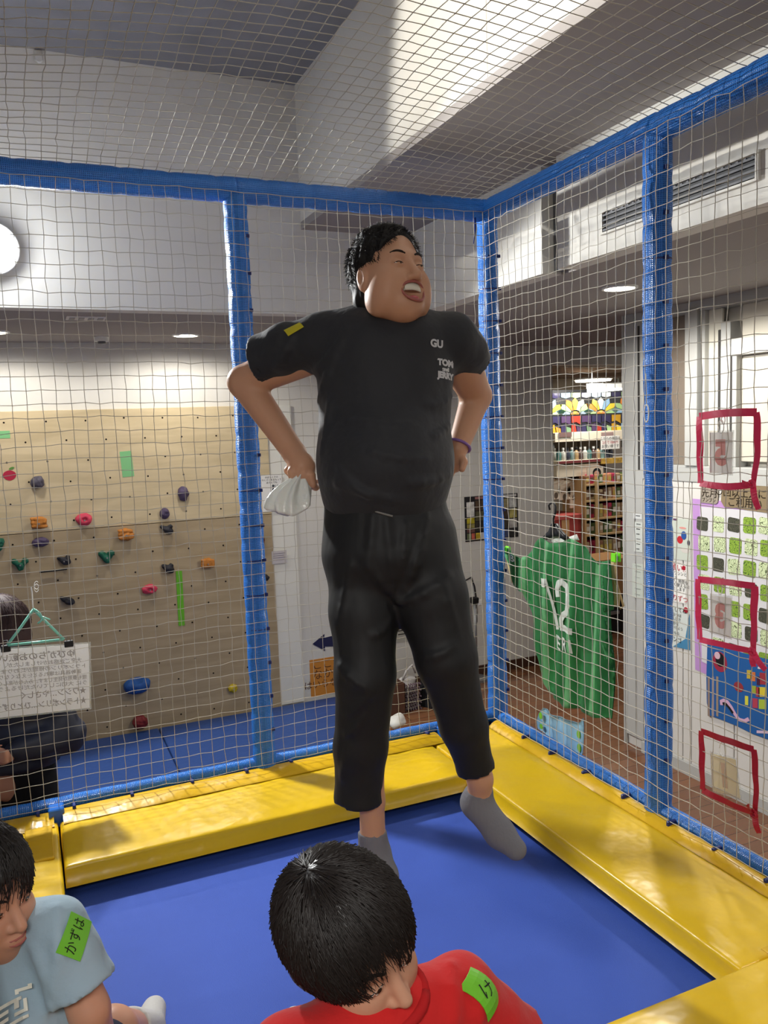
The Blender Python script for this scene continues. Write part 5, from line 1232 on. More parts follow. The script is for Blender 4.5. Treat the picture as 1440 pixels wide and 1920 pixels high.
def jersey_mat():
    m = mat('green_jersey', (40, 118, 62), .7, .25, sheen=.1); nt = m.node_tree; b = nt.nodes['Principled BSDF']; L = nt.links.new
    tc = nt.nodes.new('ShaderNodeTexCoord'); sp = nt.nodes.new('ShaderNodeSeparateXYZ'); L(tc.outputs['Object'], sp.inputs[0])
    ad = nt.nodes.new('ShaderNodeMath'); ad.operation = 'MULTIPLY_ADD'; ad.inputs[1].default_value = .10; L(sp.outputs[2], ad.inputs[0]); L(sp.outputs[1], ad.inputs[2])
    m1 = nt.nodes.new('ShaderNodeMath'); m1.operation = 'MULTIPLY_ADD'; m1.inputs[1].default_value = 6.2; m1.inputs[2].default_value = .28; L(ad.outputs[0], m1.inputs[0])
    fr = nt.nodes.new('ShaderNodeMath'); fr.operation = 'FRACT'; L(m1.outputs[0], fr.inputs[0])
    r = nt.nodes.new('ShaderNodeValToRGB'); r.color_ramp.interpolation = 'CONSTANT'; e = r.color_ramp.elements; e[0].color = rgb(36, 112, 58); e[1].position = .50; e[1].color = rgb(48, 132, 72)
    q = e.new(.80); q.color = rgb(104, 172, 116); q = e.new(.97); q.color = rgb(36, 112, 58); L(fr.outputs[0], r.inputs[0]); L(r.outputs[0], b.inputs['Base Color']); return m
XJ = 0.075
jz = on(1040, 1150, 0, XJ)
jer = thing('jersey', 'green striped football shirt with white number 12 hung outside the right net', 'shirt', (XJ, jz[1], on(1080, 1340, 0, XJ)[2]))
fold = lambda y, z: .012 * np.sin(y * 34 + 2 * np.sin(z * 5)) * np.clip((1.75 - z) * 2.2, 0.25, 1.2) + .006 * np.sin(y * 71 + z * 9) + .01 * np.sin(z * 7)
OUT = [(1016, 1008), (1006, 1019), (992, 1041), (979, 1047), (962, 1038), (951, 1026), (946, 1030), (952, 1055), (966, 1098), (975, 1106), (984, 1110), (997, 1179), (1008, 1236), (1016, 1283), (1024, 1303), (1038, 1307), (1049, 1316), (1056, 1327), (1070, 1330), (1086, 1330), (1098, 1338), (1113, 1346), (1130, 1349), (1145, 1348), (1140, 1315), (1134, 1283), (1129, 1185), (1126, 1150), (1138, 1148), (1150, 1143), (1150, 1110), (1148, 1076), (1147, 1050), (1138, 1052), (1126, 1060), (1119, 1052), (1108, 1037), (1096, 1024), (1084, 1014), (1070, 1010), (1055, 1017), (1036, 1018)]
cloth('shirt_cloth', OUT, XJ, fold, translucent(jersey_mat(), .15), jer)
def jp(px, py, lift=.004): p = on(px, py, 0, XJ); p[0] += fold(np.array([p[1]]), np.array([p[2]]))[0] - lift; return p
jw = mat('jersey_print', (206, 212, 204), .6, .3)
def jband(px, w, name):
    P = []
    for (xa, ya), (xb, yb_) in zip(px[:-1], px[1:]): P += [jp(xa + (xb - xa) * t, ya + (yb_ - ya) * t) for t in np.linspace(0, 1, 7)[:-1]]
    P.append(jp(*px[-1])); V, F = band(P, w, (1, 0, 0), .0006); return mesh(name, V, F, jw, jer)
jband([(1020, 1091), (1030, 1092)], .036, 'number_flag'); jband([(1031, 1084), (1034, 1110), (1037, 1140), (1039, 1165), (1041, 1181)], .020, 'number_one')
jband([(1048, 1119), (1046, 1104), (1051, 1093), (1058, 1091), (1066, 1100), (1071, 1118), (1071, 1136), (1066, 1148), (1057, 1153), (1053, 1162), (1054, 1178)], .026, 'number_two'); jband([(1051, 1176), (1060, 1178), (1069, 1181), (1077, 1184)], .026, 'number_base')
for k, (s_, px, py, w, h) in enumerate((('I', 1038, 1204, .012, .058), ('E', 1047, 1206, .034, .054), ('R', 1060, 1209, .036, .054), ('I', 1072, 1212, .012, .058), ('B', 966, 1046, .03, .03))):
    V, F = text_vf(s_, .3, 1, .006); V = V - (V.min(0) + V.max(0)) / 2; V = V / np.where(np.ptp(V, axis=0) > 1e-6, np.ptp(V, axis=0), 1); c = on(px, py, 0, XJ)
    P = np.zeros((len(V), 3)); P[:, 1] = c[1] - V[:, 0] * w; P[:, 2] = c[2] + V[:, 1] * h - V[:, 0] * w * .12; P[:, 0] = XJ + fold(P[:, 1], P[:, 2]) - .004; mesh('lettering' if k < 4 else 'emblem', P, F, jw, jer)
cloth('inner_collar', [(1028, 1010), (1038, 1018), (1056, 1017), (1062, 1008), (1045, 1003)], XJ + .02, lambda y, z: 0 * y, mat('pale_lining', (196, 200, 190), .8, .2), jer)
cloth('size_label', [(1066, 1007), (1080, 1002), (1085, 1013), (1072, 1014)], XJ + .016, lambda y, z: 0 * y, paper_m, jer)
hg = thing('coat_hanger', 'black plastic coat hanger carrying the green shirt on the right net', 'hanger', tuple(on(1040, 1015, 0, XJ + .012)))
hk = [(1031, 956), (1029, 948), (1033, 943), (1039, 944), (1042, 951), (1041, 962), (1037, 975), (1038, 990)]
tube('hook', [on(x, y, 0, XJ + .004) for x, y in hk], .0042, black_m, hg, 8)
cloth('shoulders', [(1033, 982), (1041, 982), (1049, 995), (1062, 1009), (1058, 1013), (1046, 1006), (1034, 1006), (1022, 1012), (1016, 1008), (1028, 996)], XJ + .008, lambda y, z: 0 * y, black_m, hg, .014)
lime_m = mat('lime_clip', (128, 232, 44), .4, .4); bam_m = mat('bamboo', (196, 170, 116), .6, .3)
for k, (x0, y0, x1, y1, lab) in enumerate(((942, 1024, 951, 1037, 'bright lime clip holding the left sleeve of the green shirt, by the corner post'), (1147, 1036, 1157, 1055, 'bright lime clip holding the right sleeve of the green shirt'))):
    a, b = on(x0, y0, 0, XJ - .012), on(x1, y1, 0, XJ - .012); t = thing('clip', lab, 'clip', (XJ - .012, (a[1] + b[1]) / 2, b[2]))
    lo_, hi_ = np.minimum(a, b), np.maximum(a, b); box('jaw', lo_ - (.006, 0, 0), hi_ + (.0, 0, 0), lime_m, t, .004); box('jaw', lo_ + (.014, 0, .0), hi_ + (.020, 0, 0), lime_m, t, .004); box('spring', (lo_ + hi_) / 2 - (.004, .004, .01), (lo_ + hi_) / 2 + (.016, .004, .004), metal_m, t)
tag(tube('bamboo_stick', [on(950, 1038, 0, XJ + .03), on(962, 1092, 0, XJ + .03)], .0075, bam_m), 'short beige stick inside the left sleeve of the green shirt', 'stick')
t = thing('net_frame', 'beige bent stick frame inside the right sleeve of the green shirt', 'stick', tuple(on(1155, 1100, 0, XJ + .03)))
tube('stick', [on(1153, 1050, 0, XJ + .03), on(1155, 1090, 0, XJ + .03), on(1169, 1136, 0, XJ + .03), on(1163, 1141, 0, XJ + .03)], .004, bam_m, t); cloth('fabric', [(1147, 1050), (1153, 1048), (1157, 1100), (1160, 1138), (1150, 1138)], XJ + .012, lambda y, z: .006 * np.sin(z * 30), mat('beige_cloth', (190, 166, 120), .8, .2), t)
lb = thing('hanging_cloth', 'light blue cloth tied low on the right net under the green shirt', 'cloth', tuple(on(1053, 1420, 0, .05)))
cloth('cloth_sheet', [(1016, 1328), (1011, 1338), (1008, 1352), (1010, 1366), (1030, 1385), (1060, 1405), (1088, 1420), (1094, 1412), (1096, 1380), (1096, 1360), (1095, 1346), (1090, 1353), (1080, 1356), (1066, 1350), (1050, 1345), (1034, 1340), (1024, 1330)], .05, lambda y, z: .006 * np.sin(y * 60), mat('light_blue_cloth', (142, 186, 214), .8, .2), lb)
gf = mat('green_patch', (120, 186, 40), .5, .3)
for k, (x, y, h) in enumerate(((1014, 1342, 16), (1015, 1362, 12), (1085, 1377, 17), (1086, 1402, 18))):
    p = on(x, y, 0, .043); plate('green_patch', ellipse(p, (0, -1, 0), (0, 0, 1), .011, h * .00095, 14), (-1, 0, 0), .0015, gf, lb)

# the laminated sign seen from behind, on its mint hanger
YS = 0.035
cn = [on(x, y, 1, YS) for x, y in ((-38, 1221), (167, 1207), (168, 1327), (-36, 1350))]
sg = thing('sign_sheet', 'white laminated sign with mirrored print hanging outside the net at left', 'sign', tuple((cn[2] + cn[3]) / 2))
plate('paper', cn, (0, 1, 0), .0015, translucent(mat('backlit_paper', (232, 230, 228), .5, .3), .6), sg); cc = np.mean(cn, 0); plate('laminate', [cc + (q - cc) * np.array((1.035, 1, 1.05)) + (0, .002, 0) for q in cn], (0, 1, 0), .0008, clear_m, sg)
sx = (cn[1] - cn[0]); sx = sx / np.linalg.norm(sx); sz = np.cross(np.array((0, -1, 0)), sx) * 1.0; sz = -sz if sz[2] < 0 else sz
pxm = float((cc - CAM) @ FW) / F_PX
for s_, px, py, size, fit, b in (('ゆびがちのお願い中', 62, 1231, .03, 150, .0006), ('大変ご迷惑おかけしましたが、ワン', 68, 1244, .018, 164, .0002), ('トランポリンの修理が終わりました', 72, 1255, .018, 172, .0002), ('運動器具は壊れると使えなくなり、修', 66, 1266, .018, 168, .0002), ('理も費用が発生します。みんなが楽しく遊べ', 72, 1277, .018, 176, .0002), ('うに 大切にしていただけるように', 76, 1287, .018, 170, .0002), ('★ワシン…やさしく', 100, 1300, .028, 118, .0005), ('★トランポリン…ひとりずつ', 78, 1321, .028, 164, .0005)):
    p = on(px, py, 1, YS - .001); text('lettering', s_, size, p, sx, sz, greyink_m, sg, mirror=True, lift=.0008, bold=b, fit=fit * pxm * .97)
mint_m = mat('mint_plastic', (132, 204, 186), .35, .5)
mh = thing('coat_hanger', 'mint green coat hanger carrying the white sign on the net at left', 'hanger', tuple(on(62, 1208, 1, YS - .02)))
H_ = lambda x, y, d=.0: on(x, y, 1, YS - .018 + d)
tube('bar', [H_(15, 1210), H_(119, 1199)], .0048, mint_m, mh); tube('arm', [H_(64, 1141), H_(40, 1175), H_(14, 1209)], .0048, mint_m, mh); tube('arm', [H_(62, 1142), H_(80, 1160), H_(120, 1199)], .0048, mint_m, mh)
tube('hook', [H_(66, 1143, -.006), H_(75, 1150, -.008), H_(79, 1158, -.01), H_(77, 1164, -.01), H_(71, 1169, -.008)], .0032, mint_m, mh); tube('peg', [H_(78, 1156, -.008), H_(94, 1162, -.008)], .003, mint_m, mh)
tube('string', [H_(62, 1140), H_(61, 1125), H_(60, 1110), H_(58, 1100)], .0026, white_m, mh, 6); tube('string', [H_(68 + 4 * math.cos(a), 1105 + 6 * math.sin(a) - .8 * a) for a in np.linspace(0, 12, 26)], .0012, white_m, mh, 5)
for x, y, r, lab in ((11, 1216, 8, 'black binder clip at the left corner of the white sign'), (129, 1207, 8, 'black binder clip at the right end of the mint hanger')):
    p = on(x, y, 1, YS - .004); t = thing('binder_clip', lab, 'clip', tuple(p))
    box('clip_body', p - (r * pxm, .007, .75 * r * pxm), p + (r * pxm, .009, .75 * r * pxm), black_m, t, .002); tube('clip_handle', [p + (-.006, -.002, .01), p + (-.007, -.004, .03), p + (.007, -.004, .03), p + (.006, -.002, .01)], .0012, metal_m, t, 5)

# ------------------------------------------------------------------ posters on the right wall
XW = XR - .001
def RW(px, py, d=0): return on(px, py, 0, XW - d)
def wall_sheet(name, corners, m, label, cat, th=.002, d=.0):
    P = [RW(x, y, d) for x, y in corners]; c = np.mean(P, 0); t = thing(name, label, cat, (XW, c[1], min(p[2] for p in P))); plate('sheet', P, (-1, 0, 0), th, m, t); return t, P
uy_ = np.array((0, -1.0, 0)); uz_ = np.array((0, 0, 1.0))
t, P = wall_sheet('request_notice', [(1246, 1055), (1288, 1061), (1286, 1132), (1246, 1124)], paper_m, 'white notice with red heading on the right wall behind the right post', 'notice')
redink_m = mat('red_ink', (170, 30, 50), .7, .2)
w_ = abs(P[1][1] - P[0][1]); y0 = (P[0][1] + P[1][1]) / 2
for k, (s_, px, py, h, ink) in enumerate((('お願い!!', 1266, 1064, .05, redink_m), ('今、ワシンと', 1270, 1075, .026, ink_m), ('壊して', 1262, 1083, .026, ink_m), ('ない、時間も', 1272, 1090, .026, ink_m), ('楽しく使えるよ', 1272, 1097, .026, ink_m), ('いたします', 1270, 1104, .026, ink_m), ('ひとりずつ', 1266, 1121, .042, redink_m))): text('lettering', s_, h, RW(px, py, .0025), uy_, uz_, ink, t)
disc('stamp', RW(1282, 1065, .003), (-1, 0, 0), .014, redink_m, t, 14, .0008)
t, P = wall_sheet('guide_sheet', [(1246, 1132), (1293, 1140), (1294, 1219), (1246, 1208)], mat('pale_sheet', (206, 212, 206), .6, .3), 'pale guide sheet with blue corner below the red headed notice', 'notice')
plate('blue_corner', [RW(x, y, .0025) for x, y in ((1293, 1150), (1294, 1219), (1262, 1212), (1285, 1198))], (-1, 0, 0), .0008, mat('sheet_blue', (70, 130, 168), .6, .3), t)
for k, (s_, px, py, h) in enumerate((('クイズしてね!', 1265, 1142, .034), ('どうぶつは', 1264, 1152, .024), ('なんびき', 1266, 1160, .024), ('いるかな', 1262, 1168, .024), ('みつけよう', 1268, 1177, .022), ('のりもの', 1264, 1186, .022), ('ビンゴ', 1266, 1199, .036))): text('lettering', s_, h, RW(px, py, .0028), uy_, uz_, ink_m, t)
disc('stamp', RW(1286, 1144, .003), (-1, 0, 0), .018, redink_m, t, 14, .0008)
t, P = wall_sheet('picture_card', [(1246, 968), (1296, 975), (1294, 1052), (1246, 1046)], mat('sage_sheet', (196, 202, 190), .6, .3), 'pale picture card with a red and blue figure right of the right post', 'poster')
for c, (px, py, rx, rz) in (((186, 40, 48), (1275, 1012, 9, 11)), ((44, 84, 150), (1282, 1004, 8, 12)), ((40, 40, 70), (1291, 1018, 4, 8)), ((206, 200, 192), (1285, 1032, 14, 8)), ((214, 150, 140), (1280, 990, 11, 3))):
    p = RW(px, py, .0025 + .0006 * (px % 5)); plate('figure_shape', ellipse(p, uy_, uz_, rx * .0026, rz * .0021, 16), (-1, 0, 0), .0006, mat('fig%d' % px, c, .6, .3), t)
box('dark_strip', RW(1262, 972, .004), RW(1270, 976, .002), mat('plum', (96, 60, 90)), t)
# small labels on the passage end of the wall
for k, (x0, y0_, x1, y1_, lab) in enumerate(((1188, 962, 1204, 972, 'tiny printed label on the grey door frame left of the right post, topmost'), (1189, 978, 1205, 1034, 'narrow white list on the grey door frame left of the right post'), (1186, 1056, 1206, 1120, 'narrow pale timetable on the grey door frame, below the white list'))):
    t, P = wall_sheet('door_label', [(x0, y0_), (x1, y0_ + 2), (x1, y1_ + 2), (x0, y1_)], mat('label_%d' % k, (206 - 10 * k, 208 - 8 * k, 206 - 12 * k), .6, .3), lab, 'label')
    for q in range(1 if k == 0 else 6): yy = y0_ + (y1_ - y0_) * (q + .5) / (1 if k == 0 else 6); box('text_line', RW(x0 + 4, yy - 1, .004), RW(x1 - 4 - q % 3, yy + 1, .002), ink_m, t)
# sticker poster
violet_m = mat('violet_paper', (182, 140, 196), .7, .2); poster_m = mat('poster_white', (206, 204, 206), .7, .2)
t, P = wall_sheet('sticker_poster', [(1299, 935), (1470, 948), (1470, 1330), (1304, 1255)], violet_m, 'big violet edged poster full of green, pale and black square stickers', 'poster')
plate('poster_sheet', [RW(x, y, .003) for x, y in ((1313, 950), (1470, 962), (1470, 1316), (1316, 1240))], (-1, 0, 0), .0015, poster_m, t)
def scribble(name, base, ink):
    m = mat(name, base, .7, .2); nt = m.node_tree; b = nt.nodes['Principled BSDF']; L = nt.links.new
    tc = nt.nodes.new('ShaderNodeTexCoord'); nz = nt.nodes.new('ShaderNodeTexNoise'); nz.inputs['Scale'].default_value = 26; nz.inputs['Detail'].default_value = 1
    mt = nt.nodes.new('ShaderNodeMath'); mt.operation = 'MULTIPLY'; mt.inputs[1].default_value = 9; fr = nt.nodes.new('ShaderNodeMath'); fr.operation = 'FRACT'
    r = nt.nodes.new('ShaderNodeValToRGB'); r.color_ramp.interpolation = 'CONSTANT'; e = r.color_ramp.elements; e[0].color = rgb(*ink); e[1].position = .24; e[1].color = rgb(*base)
    L(tc.outputs['Object'], nz.inputs['Vector']); L(nz.outputs[0], mt.inputs[0]); L(mt.outputs[0], fr.inputs[0]); L(fr.outputs[0], r.inputs[0]); L(r.outputs[0], b.inputs['Base Color']); return m
SC_ = [scribble('sticker_green', (136, 166, 62), (66, 92, 40)), scribble('sticker_pale', (200, 212, 168), (84, 96, 64)), scribble('sticker_black', (64, 64, 54), (92, 92, 76))]
ROWS = [[2, 1, 2, 0, 1], [1, 1, 0, 1, 0], [0, 2, 1, 0, 1], [1, 0, 1, 2, 0], [0, 1, 0, 0, 2], [2, 1, 1, 2, 1], [0, 1, 2, 0, 0]]
for j, row in enumerate(ROWS):
    for i, c in enumerate(row):
        px = 1317 + 29.5 * i + (3 if j % 2 else 0); py = 982 + 36.5 * j + 5.5 * i * (.2 + .26 * j)
        if py > 1200 + 12 * i and i < 1: continue
        p = RW(px, py, .0046); a = RNG.normal() * .05
        plate('sticker', rrect(p, uy_ * math.cos(a) + uz_ * math.sin(a), uz_ * math.cos(a) - uy_ * math.sin(a), .084, .088 if c != 2 else .078, .014, 3), (-1, 0, 0), .0012, SC_[c], t)
kraft_m = mat('kraft_label', (132, 116, 90), .8, .15); kraft2_m = mat('kraft_label_grey', (152, 142, 128), .8, .15); kink = mat('dark_brown_ink', (46, 38, 30), .8, .1)
o = plate('heading_label', [RW(x, y, .006) for x, y in ((1314, 912), (1318, 909), (1345, 914), (1347, 920), (1346, 942), (1342, 945), (1313, 942))], (-1, 0, 0), .0012, kraft2_m, t); text('lettering', '先月', .062, RW(1330, 925, .0075), uy_, uz_, kink, t); text('lettering', 'ブンブン', .026, RW(1329, 938, .0075), uy_, uz_, kink, t)
o = plate('heading_label', [RW(x, y, .006) for x, y in ((1354, 908), (1380, 905), (1410, 910), (1440, 912), (1472, 916), (1472, 966), (1440, 962), (1405, 957), (1380, 953), (1358, 950), (1352, 940))], (-1, 0, 0), .0012, kraft_m, t); text('lettering', '○回以上人に', .058, RW(1388, 925, .0075), uy_, uz_, kink, t); text('lettering', 'ご利用い', .058, RW(1396, 944, .0075), uy_, uz_, kink, t)
# carp streamer picture
t = thing('carp_picture', 'blue paper carp streamer with red eye and coloured scales, low on right wall', 'picture', (XW, RW(1380, 1300)[1], RW(1400, 1375)[2]))
S_ = lambda pts, d, th, m, name: plate(name, [RW(x, y, d) for x, y in pts], (-1, 0, 0), th, m, t)
S_([(1327, 1207), (1350, 1211), (1400, 1226), (1470, 1244), (1470, 1410), (1440, 1386), (1410, 1375), (1380, 1360), (1350, 1348), (1331, 1341), (1326, 1318), (1325, 1270)], .007, .003, mat('carp_blue', (36, 88, 150), .7, .2), 'carp_body')
E_ = lambda px, py, a, b, d, c, name: plate(name, ellipse(RW(px, py, d), uy_, uz_ * 1.0, a, b, 20), (-1, 0, 0), .001, mat('carp_' + name, c, .7, .2), t)
E_(1350, 1241, .052, .058, .0102, (150, 44, 66), 'eye_ring'); E_(1350, 1237, .032, .040, .0114, (26, 24, 28), 'pupil'); E_(1345, 1229, .021, .021, .0126, (206, 172, 184), 'glint'); E_(1385, 1288, .033, .028, .0102, (140, 52, 58), 'cheek')
for x, c in ((1329, (140, 122, 112)), (1337, (150, 136, 150)), (1345, (150, 132, 116))): S_([(x - 2, 1268), (x + 2, 1269), (x + 2, 1344), (x - 2, 1342)], .0102, .001, mat('carp_rib%d' % x, c, .5, .4), 'gill_stripe')
V, F = band([RW(x, y, .0115) for x, y in ((1353, 1322), (1352, 1315), (1357, 1313), (1364, 1316), (1371, 1326), (1378, 1339), (1386, 1349), (1396, 1352), (1404, 1348))], .020, (1, 0, 0)); mesh('mouth_line', V, F, mat('carp_pink', (204, 164, 190), .7, .2), t)
V, F = band([RW(x, y, .0135) for x, y in ((1355, 1319), (1361, 1320), (1368, 1328), (1374, 1337))], .014, (1, 0, 0)); mesh('mouth_gap', V, F, black_m, t)
for x, y, w__, h__, c in ((1405, 1264, 9, 16, (186, 160, 60)), (1412, 1268, 9, 17, (196, 110, 62)), (1431, 1272, 13, 22, (150, 50, 60)), (1422, 1276, 6, 16, (70, 34, 60)), (1414, 1293, 8, 15, (150, 160, 60)), (1421, 1297, 7, 18, (160, 60, 64)), (1430, 1297, 15, 18, (206, 186, 60)), (1400, 1313, 6, 17, (206, 200, 70)), (1416, 1318, 10, 18, (170, 62, 80)), (1430, 1320, 14, 18, (160, 178, 62)), (1426, 1252, 10, 4, (200, 196, 200)), (1430, 1372, 22, 5, (200, 176, 196))):
    S_([(x - w__ / 2, y - h__ / 2), (x + w__ / 2, y - h__ / 2 + 1), (x + w__ / 2, y + h__ / 2 + 1), (x - w__ / 2, y + h__ / 2)], .0102, .0012, mat('scale%d_%d' % (x, y), c, .7, .2), 'scale')

# ------------------------------------------------------------------ things standing by the back wall
pl_ = on(893, 1265, 1, YB - .10)
st = thing('pole_stand', 'thin grey pole with a looped black cable against the back wall', 'stand', (pl_[0], YB - .10, 0))
tube('pole', [(pl_[0], YB - .10, 0.02), (pl_[0], YB - .10, .68)], .016, metal_m, st, 12); disc('pole_base', (pl_[0], YB - .10, 0), (0, 0, 1), .10, metal_m, st, 24, .02)
box('socket_box', (pl_[0] - .03, YB - .13, .66), (pl_[0] + .03, YB - .07, .71), black_m, st, .006); box('socket_white', (pl_[0] + .02, YB - .13, .64), (pl_[0] + .06, YB - .08, .69), white_m, st, .006)
tube('cable', [on(x, y, 1, YB - .02) for x, y in ((866, 1092), (884, 1082), (890, 1100), (894, 1128), (893, 1140), (894, 1165), (890, 1182), (884, 1194))], .006, black_m, st, 6)
tg = on(946, 1012, 1, YB); tag(box('cable_duct', (tg[0] - .05, YB - .02, tg[2] - .2), (tg[0] + .05, YB, tg[2] + .02), frame_m, None, .004), 'grey box on the back wall just under the photo board', 'box')
# bags between the man's legs
yb = 2.45
def BW(px, py, y=None): return on(px, py, 1, yb if y is None else y)
a = BW(766, 1338); t = thing('tote_bag', 'pale dotted tote bag with handle seen between the man\'s legs', 'bag', tuple(BW(766, 1338)))
k = field_box(a + (-.16, -.12, -.05), a + (.18, .12, .40), .008); k.slab(a + (0, 0, .05), a + (.0, 0, .27), (1, 0, 0), .085, .05, .075, .03, .03); k.noise(.004, 40, 3); k.build('bag_body', mat('tote_cloth', (170, 164, 160), .8, .2), t)
tube('handle', [a + (-.05, -.02, .28), a + (-.02, -.03, .35), a + (.03, -.03, .39), a + (.06, -.02, .32)], .008, mat('tote_cloth', (1, 1, 1)), t)
dv = []
for i in range(7):
    for j in range(10): dv.append(box_vf(a + (-.07 + .022 * i + (.011 if j % 2 else 0), -.062, .03 + .024 * j) - np.array((.004, .02, .004)), a + (-.07 + .022 * i + (.011 if j % 2 else 0), -.04, .03 + .024 * j) + np.array((.004, .0, .004))))
V, F = join(dv); stuff(mesh('dots', V, F, mat('dot_brown', (96, 78, 84), .8, .2), t))
b_ = BW(816, 1350); t = thing('backpack', 'tall black backpack standing behind the man, right of the tote bag', 'bag', tuple(b_))
k = field_box(b_ + (-.22, -.16, -.04), b_ + (.22, .16, .66), .01); k.slab(b_ + (0, 0, .1), b_ + (.02, 0, .5), (1, 0, 0), .14, .09, .11, .08, .05); k.slab(b_ + (0, -.09, .1), b_ + (0, -.09, .26), (1, 0, 0), .10, .04, .09, .04, .03); k.build('pack_body', mat('black_nylon', (20, 20, 23), .7, .3, bump=(60, .2)), t); tube('top_loop', [b_ + (-.04, 0, .57), b_ + (-.02, 0, .63), b_ + (.03, 0, .63), b_ + (.05, 0, .57)], .008, black_m, t)
for s2 in (-.08, .1): tube('shoulder_strap', [b_ + (s2, -.10, .52), b_ + (s2 * 1.2, -.15, .35), b_ + (s2, -.12, .15)], .014, black_m, t, 8, flat=.5)
c_ = BW(745, 1345); t = thing('storage_crate', 'dark brown open crate beside the tote bag behind the man', 'crate', tuple(c_))
for lo_, hi_ in (((-.22, -.12, 0), (.02, -.11, .3)), ((-.22, .12, 0), (.02, .13, .3)), ((-.22, -.12, 0), (-.21, .13, .3)), ((.01, -.12, 0), (.02, .13, .3)), ((-.22, -.12, 0), (.02, .13, .015))): box('crate_panel', c_ + np.array(lo_), c_ + np.array(hi_), base_m, t, .003)
d_ = BW(744, 1362, 2.0); t = thing('cloth_bundle', 'crumpled white bundle at the rail beside the man\'s leg', 'cloth', tuple(d_)); k = field_box(d_ + (-.12, -.1, -.05), d_ + (.12, .1, .12), .007); k.ell(d_ + (0, 0, .03), I3, (.07, .05, .04), .02); k.ell(d_ + (.02, 0, .06), I3, (.04, .04, .03), .02); k.noise(.006, 60, 5); k.build('bundle', mat('white_cloth', (206, 204, 196), .8, .2), t)
t, a, b = notice('wall_notice', 738, 1140, 783, 1200, mat('grey_note', (176, 172, 160), .7, .2), 'grey printed notice on the back wall between the man\'s legs', 'notice', YB)
for q in range(7): box('text_line', (a[0] + .03, YB - .0045, a[2] - .05 - .03 * q), (b[0] - .04 - .02 * (q % 3), YB - .003, a[2] - .042 - .03 * q), ink_m, t)

# ------------------------------------------------------------------ the shop seen through the opening
YG = 4.3
def SH(px, py, y=YG): return on(px, py, 1, y)
def at_shop(name, label, cat, px0, py0, px1, py1, y=YG, group=None):
    a, b = SH(px0, py0, y), SH(px1, py1, y); return thing(name, label, cat, ((a[0] + b[0]) / 2, y, b[2]), group), a, b
# stained glass panel, pane by pane between black cames
t, a, b = at_shop('stained_glass', 'colourful stained glass panel hanging in the shop beyond the opening', 'stained glass', 1030, 737, 1182, 812)
x0, x1, z0, z1 = a[0], b[0], b[2], a[2]; zm = z0 + (z1 - z0) * .47
box('backing', (x0, YG, z0 - .03), (x1, YG + .02, z1 + .03), black_m, t)
cols = dict(y=(232, 206, 70), o=(226, 140, 62), g=(170, 204, 140), b=(150, 186, 214), w=(214, 226, 224), r=(166, 62, 50), n=(58, 54, 84), p=(80, 62, 92), d=(196, 150, 50), s=(110, 140, 110))
def pane(pts, c, hot):
    P = np.array([(x0 + (x1 - x0) * u, YG - .004, (zm if hot else z0) + ((z1 - zm) if hot else (zm - z0)) * v) for u, v in pts]); q = P.mean(0)
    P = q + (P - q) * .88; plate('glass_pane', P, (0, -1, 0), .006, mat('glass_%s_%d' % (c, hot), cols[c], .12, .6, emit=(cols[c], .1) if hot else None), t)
for k, cx in enumerate((.30, .62, .98, -.04)):                                   # fans of wedges over round suns
    for i, c in enumerate('gybwyog' if k % 2 else 'bgwyogb'):
        a0, a1 = math.pi * i / 7, math.pi * (i + 1) / 7; rr = lambda a, r: (min(1, max(0, cx + r * .2 * math.cos(a))), min(1, max(0.04, .04 + r * .62 * math.sin(a))))
        pts = [rr(a0, .28), rr(a0, .95), rr((a0 + a1) / 2, 1.25), rr(a1, .95), rr(a1, .28)]
        if np.ptp([p[0] for p in pts]) > .012 and np.ptp([p[1] for p in pts]) > .03: pane(pts, c, True)
    for i, c in enumerate('oyo'):
        a0, a1 = math.pi * i / 3, math.pi * (i + 1) / 3; pts = [(min(1, max(0, cx)), .04)] + [(min(1, max(0, cx + .052 * math.cos(a))), .04 + .15 * math.sin(a)) for a in (a0, (a0 + a1) / 2, a1)]
        if np.ptp([p[0] for p in pts]) > .01: pane(pts, c, True)
for i, c in enumerate('nbgnbwng'):
    u = i / 8; pane([(u, 1), (u, .80), (u + .06, .74), (u + .125, .80), (u + .125, 1)], c, True)
for i, (c, c2) in enumerate(zip('dnrnpndb', 'ospsrgyn')):
    u = i / 8; pane([(u, 0), (u, .55), (u + .05, .62), (u + .075, 0)], c, False); pane([(u + .075, 0), (u + .06, .5), (u + .125, .4), (u + .125, 0)], c2, False); pane([(u, .62), (u, 1), (u + .125, 1), (u + .125, .5), (u + .06, .66)], 'nprpnndn'[i], False)
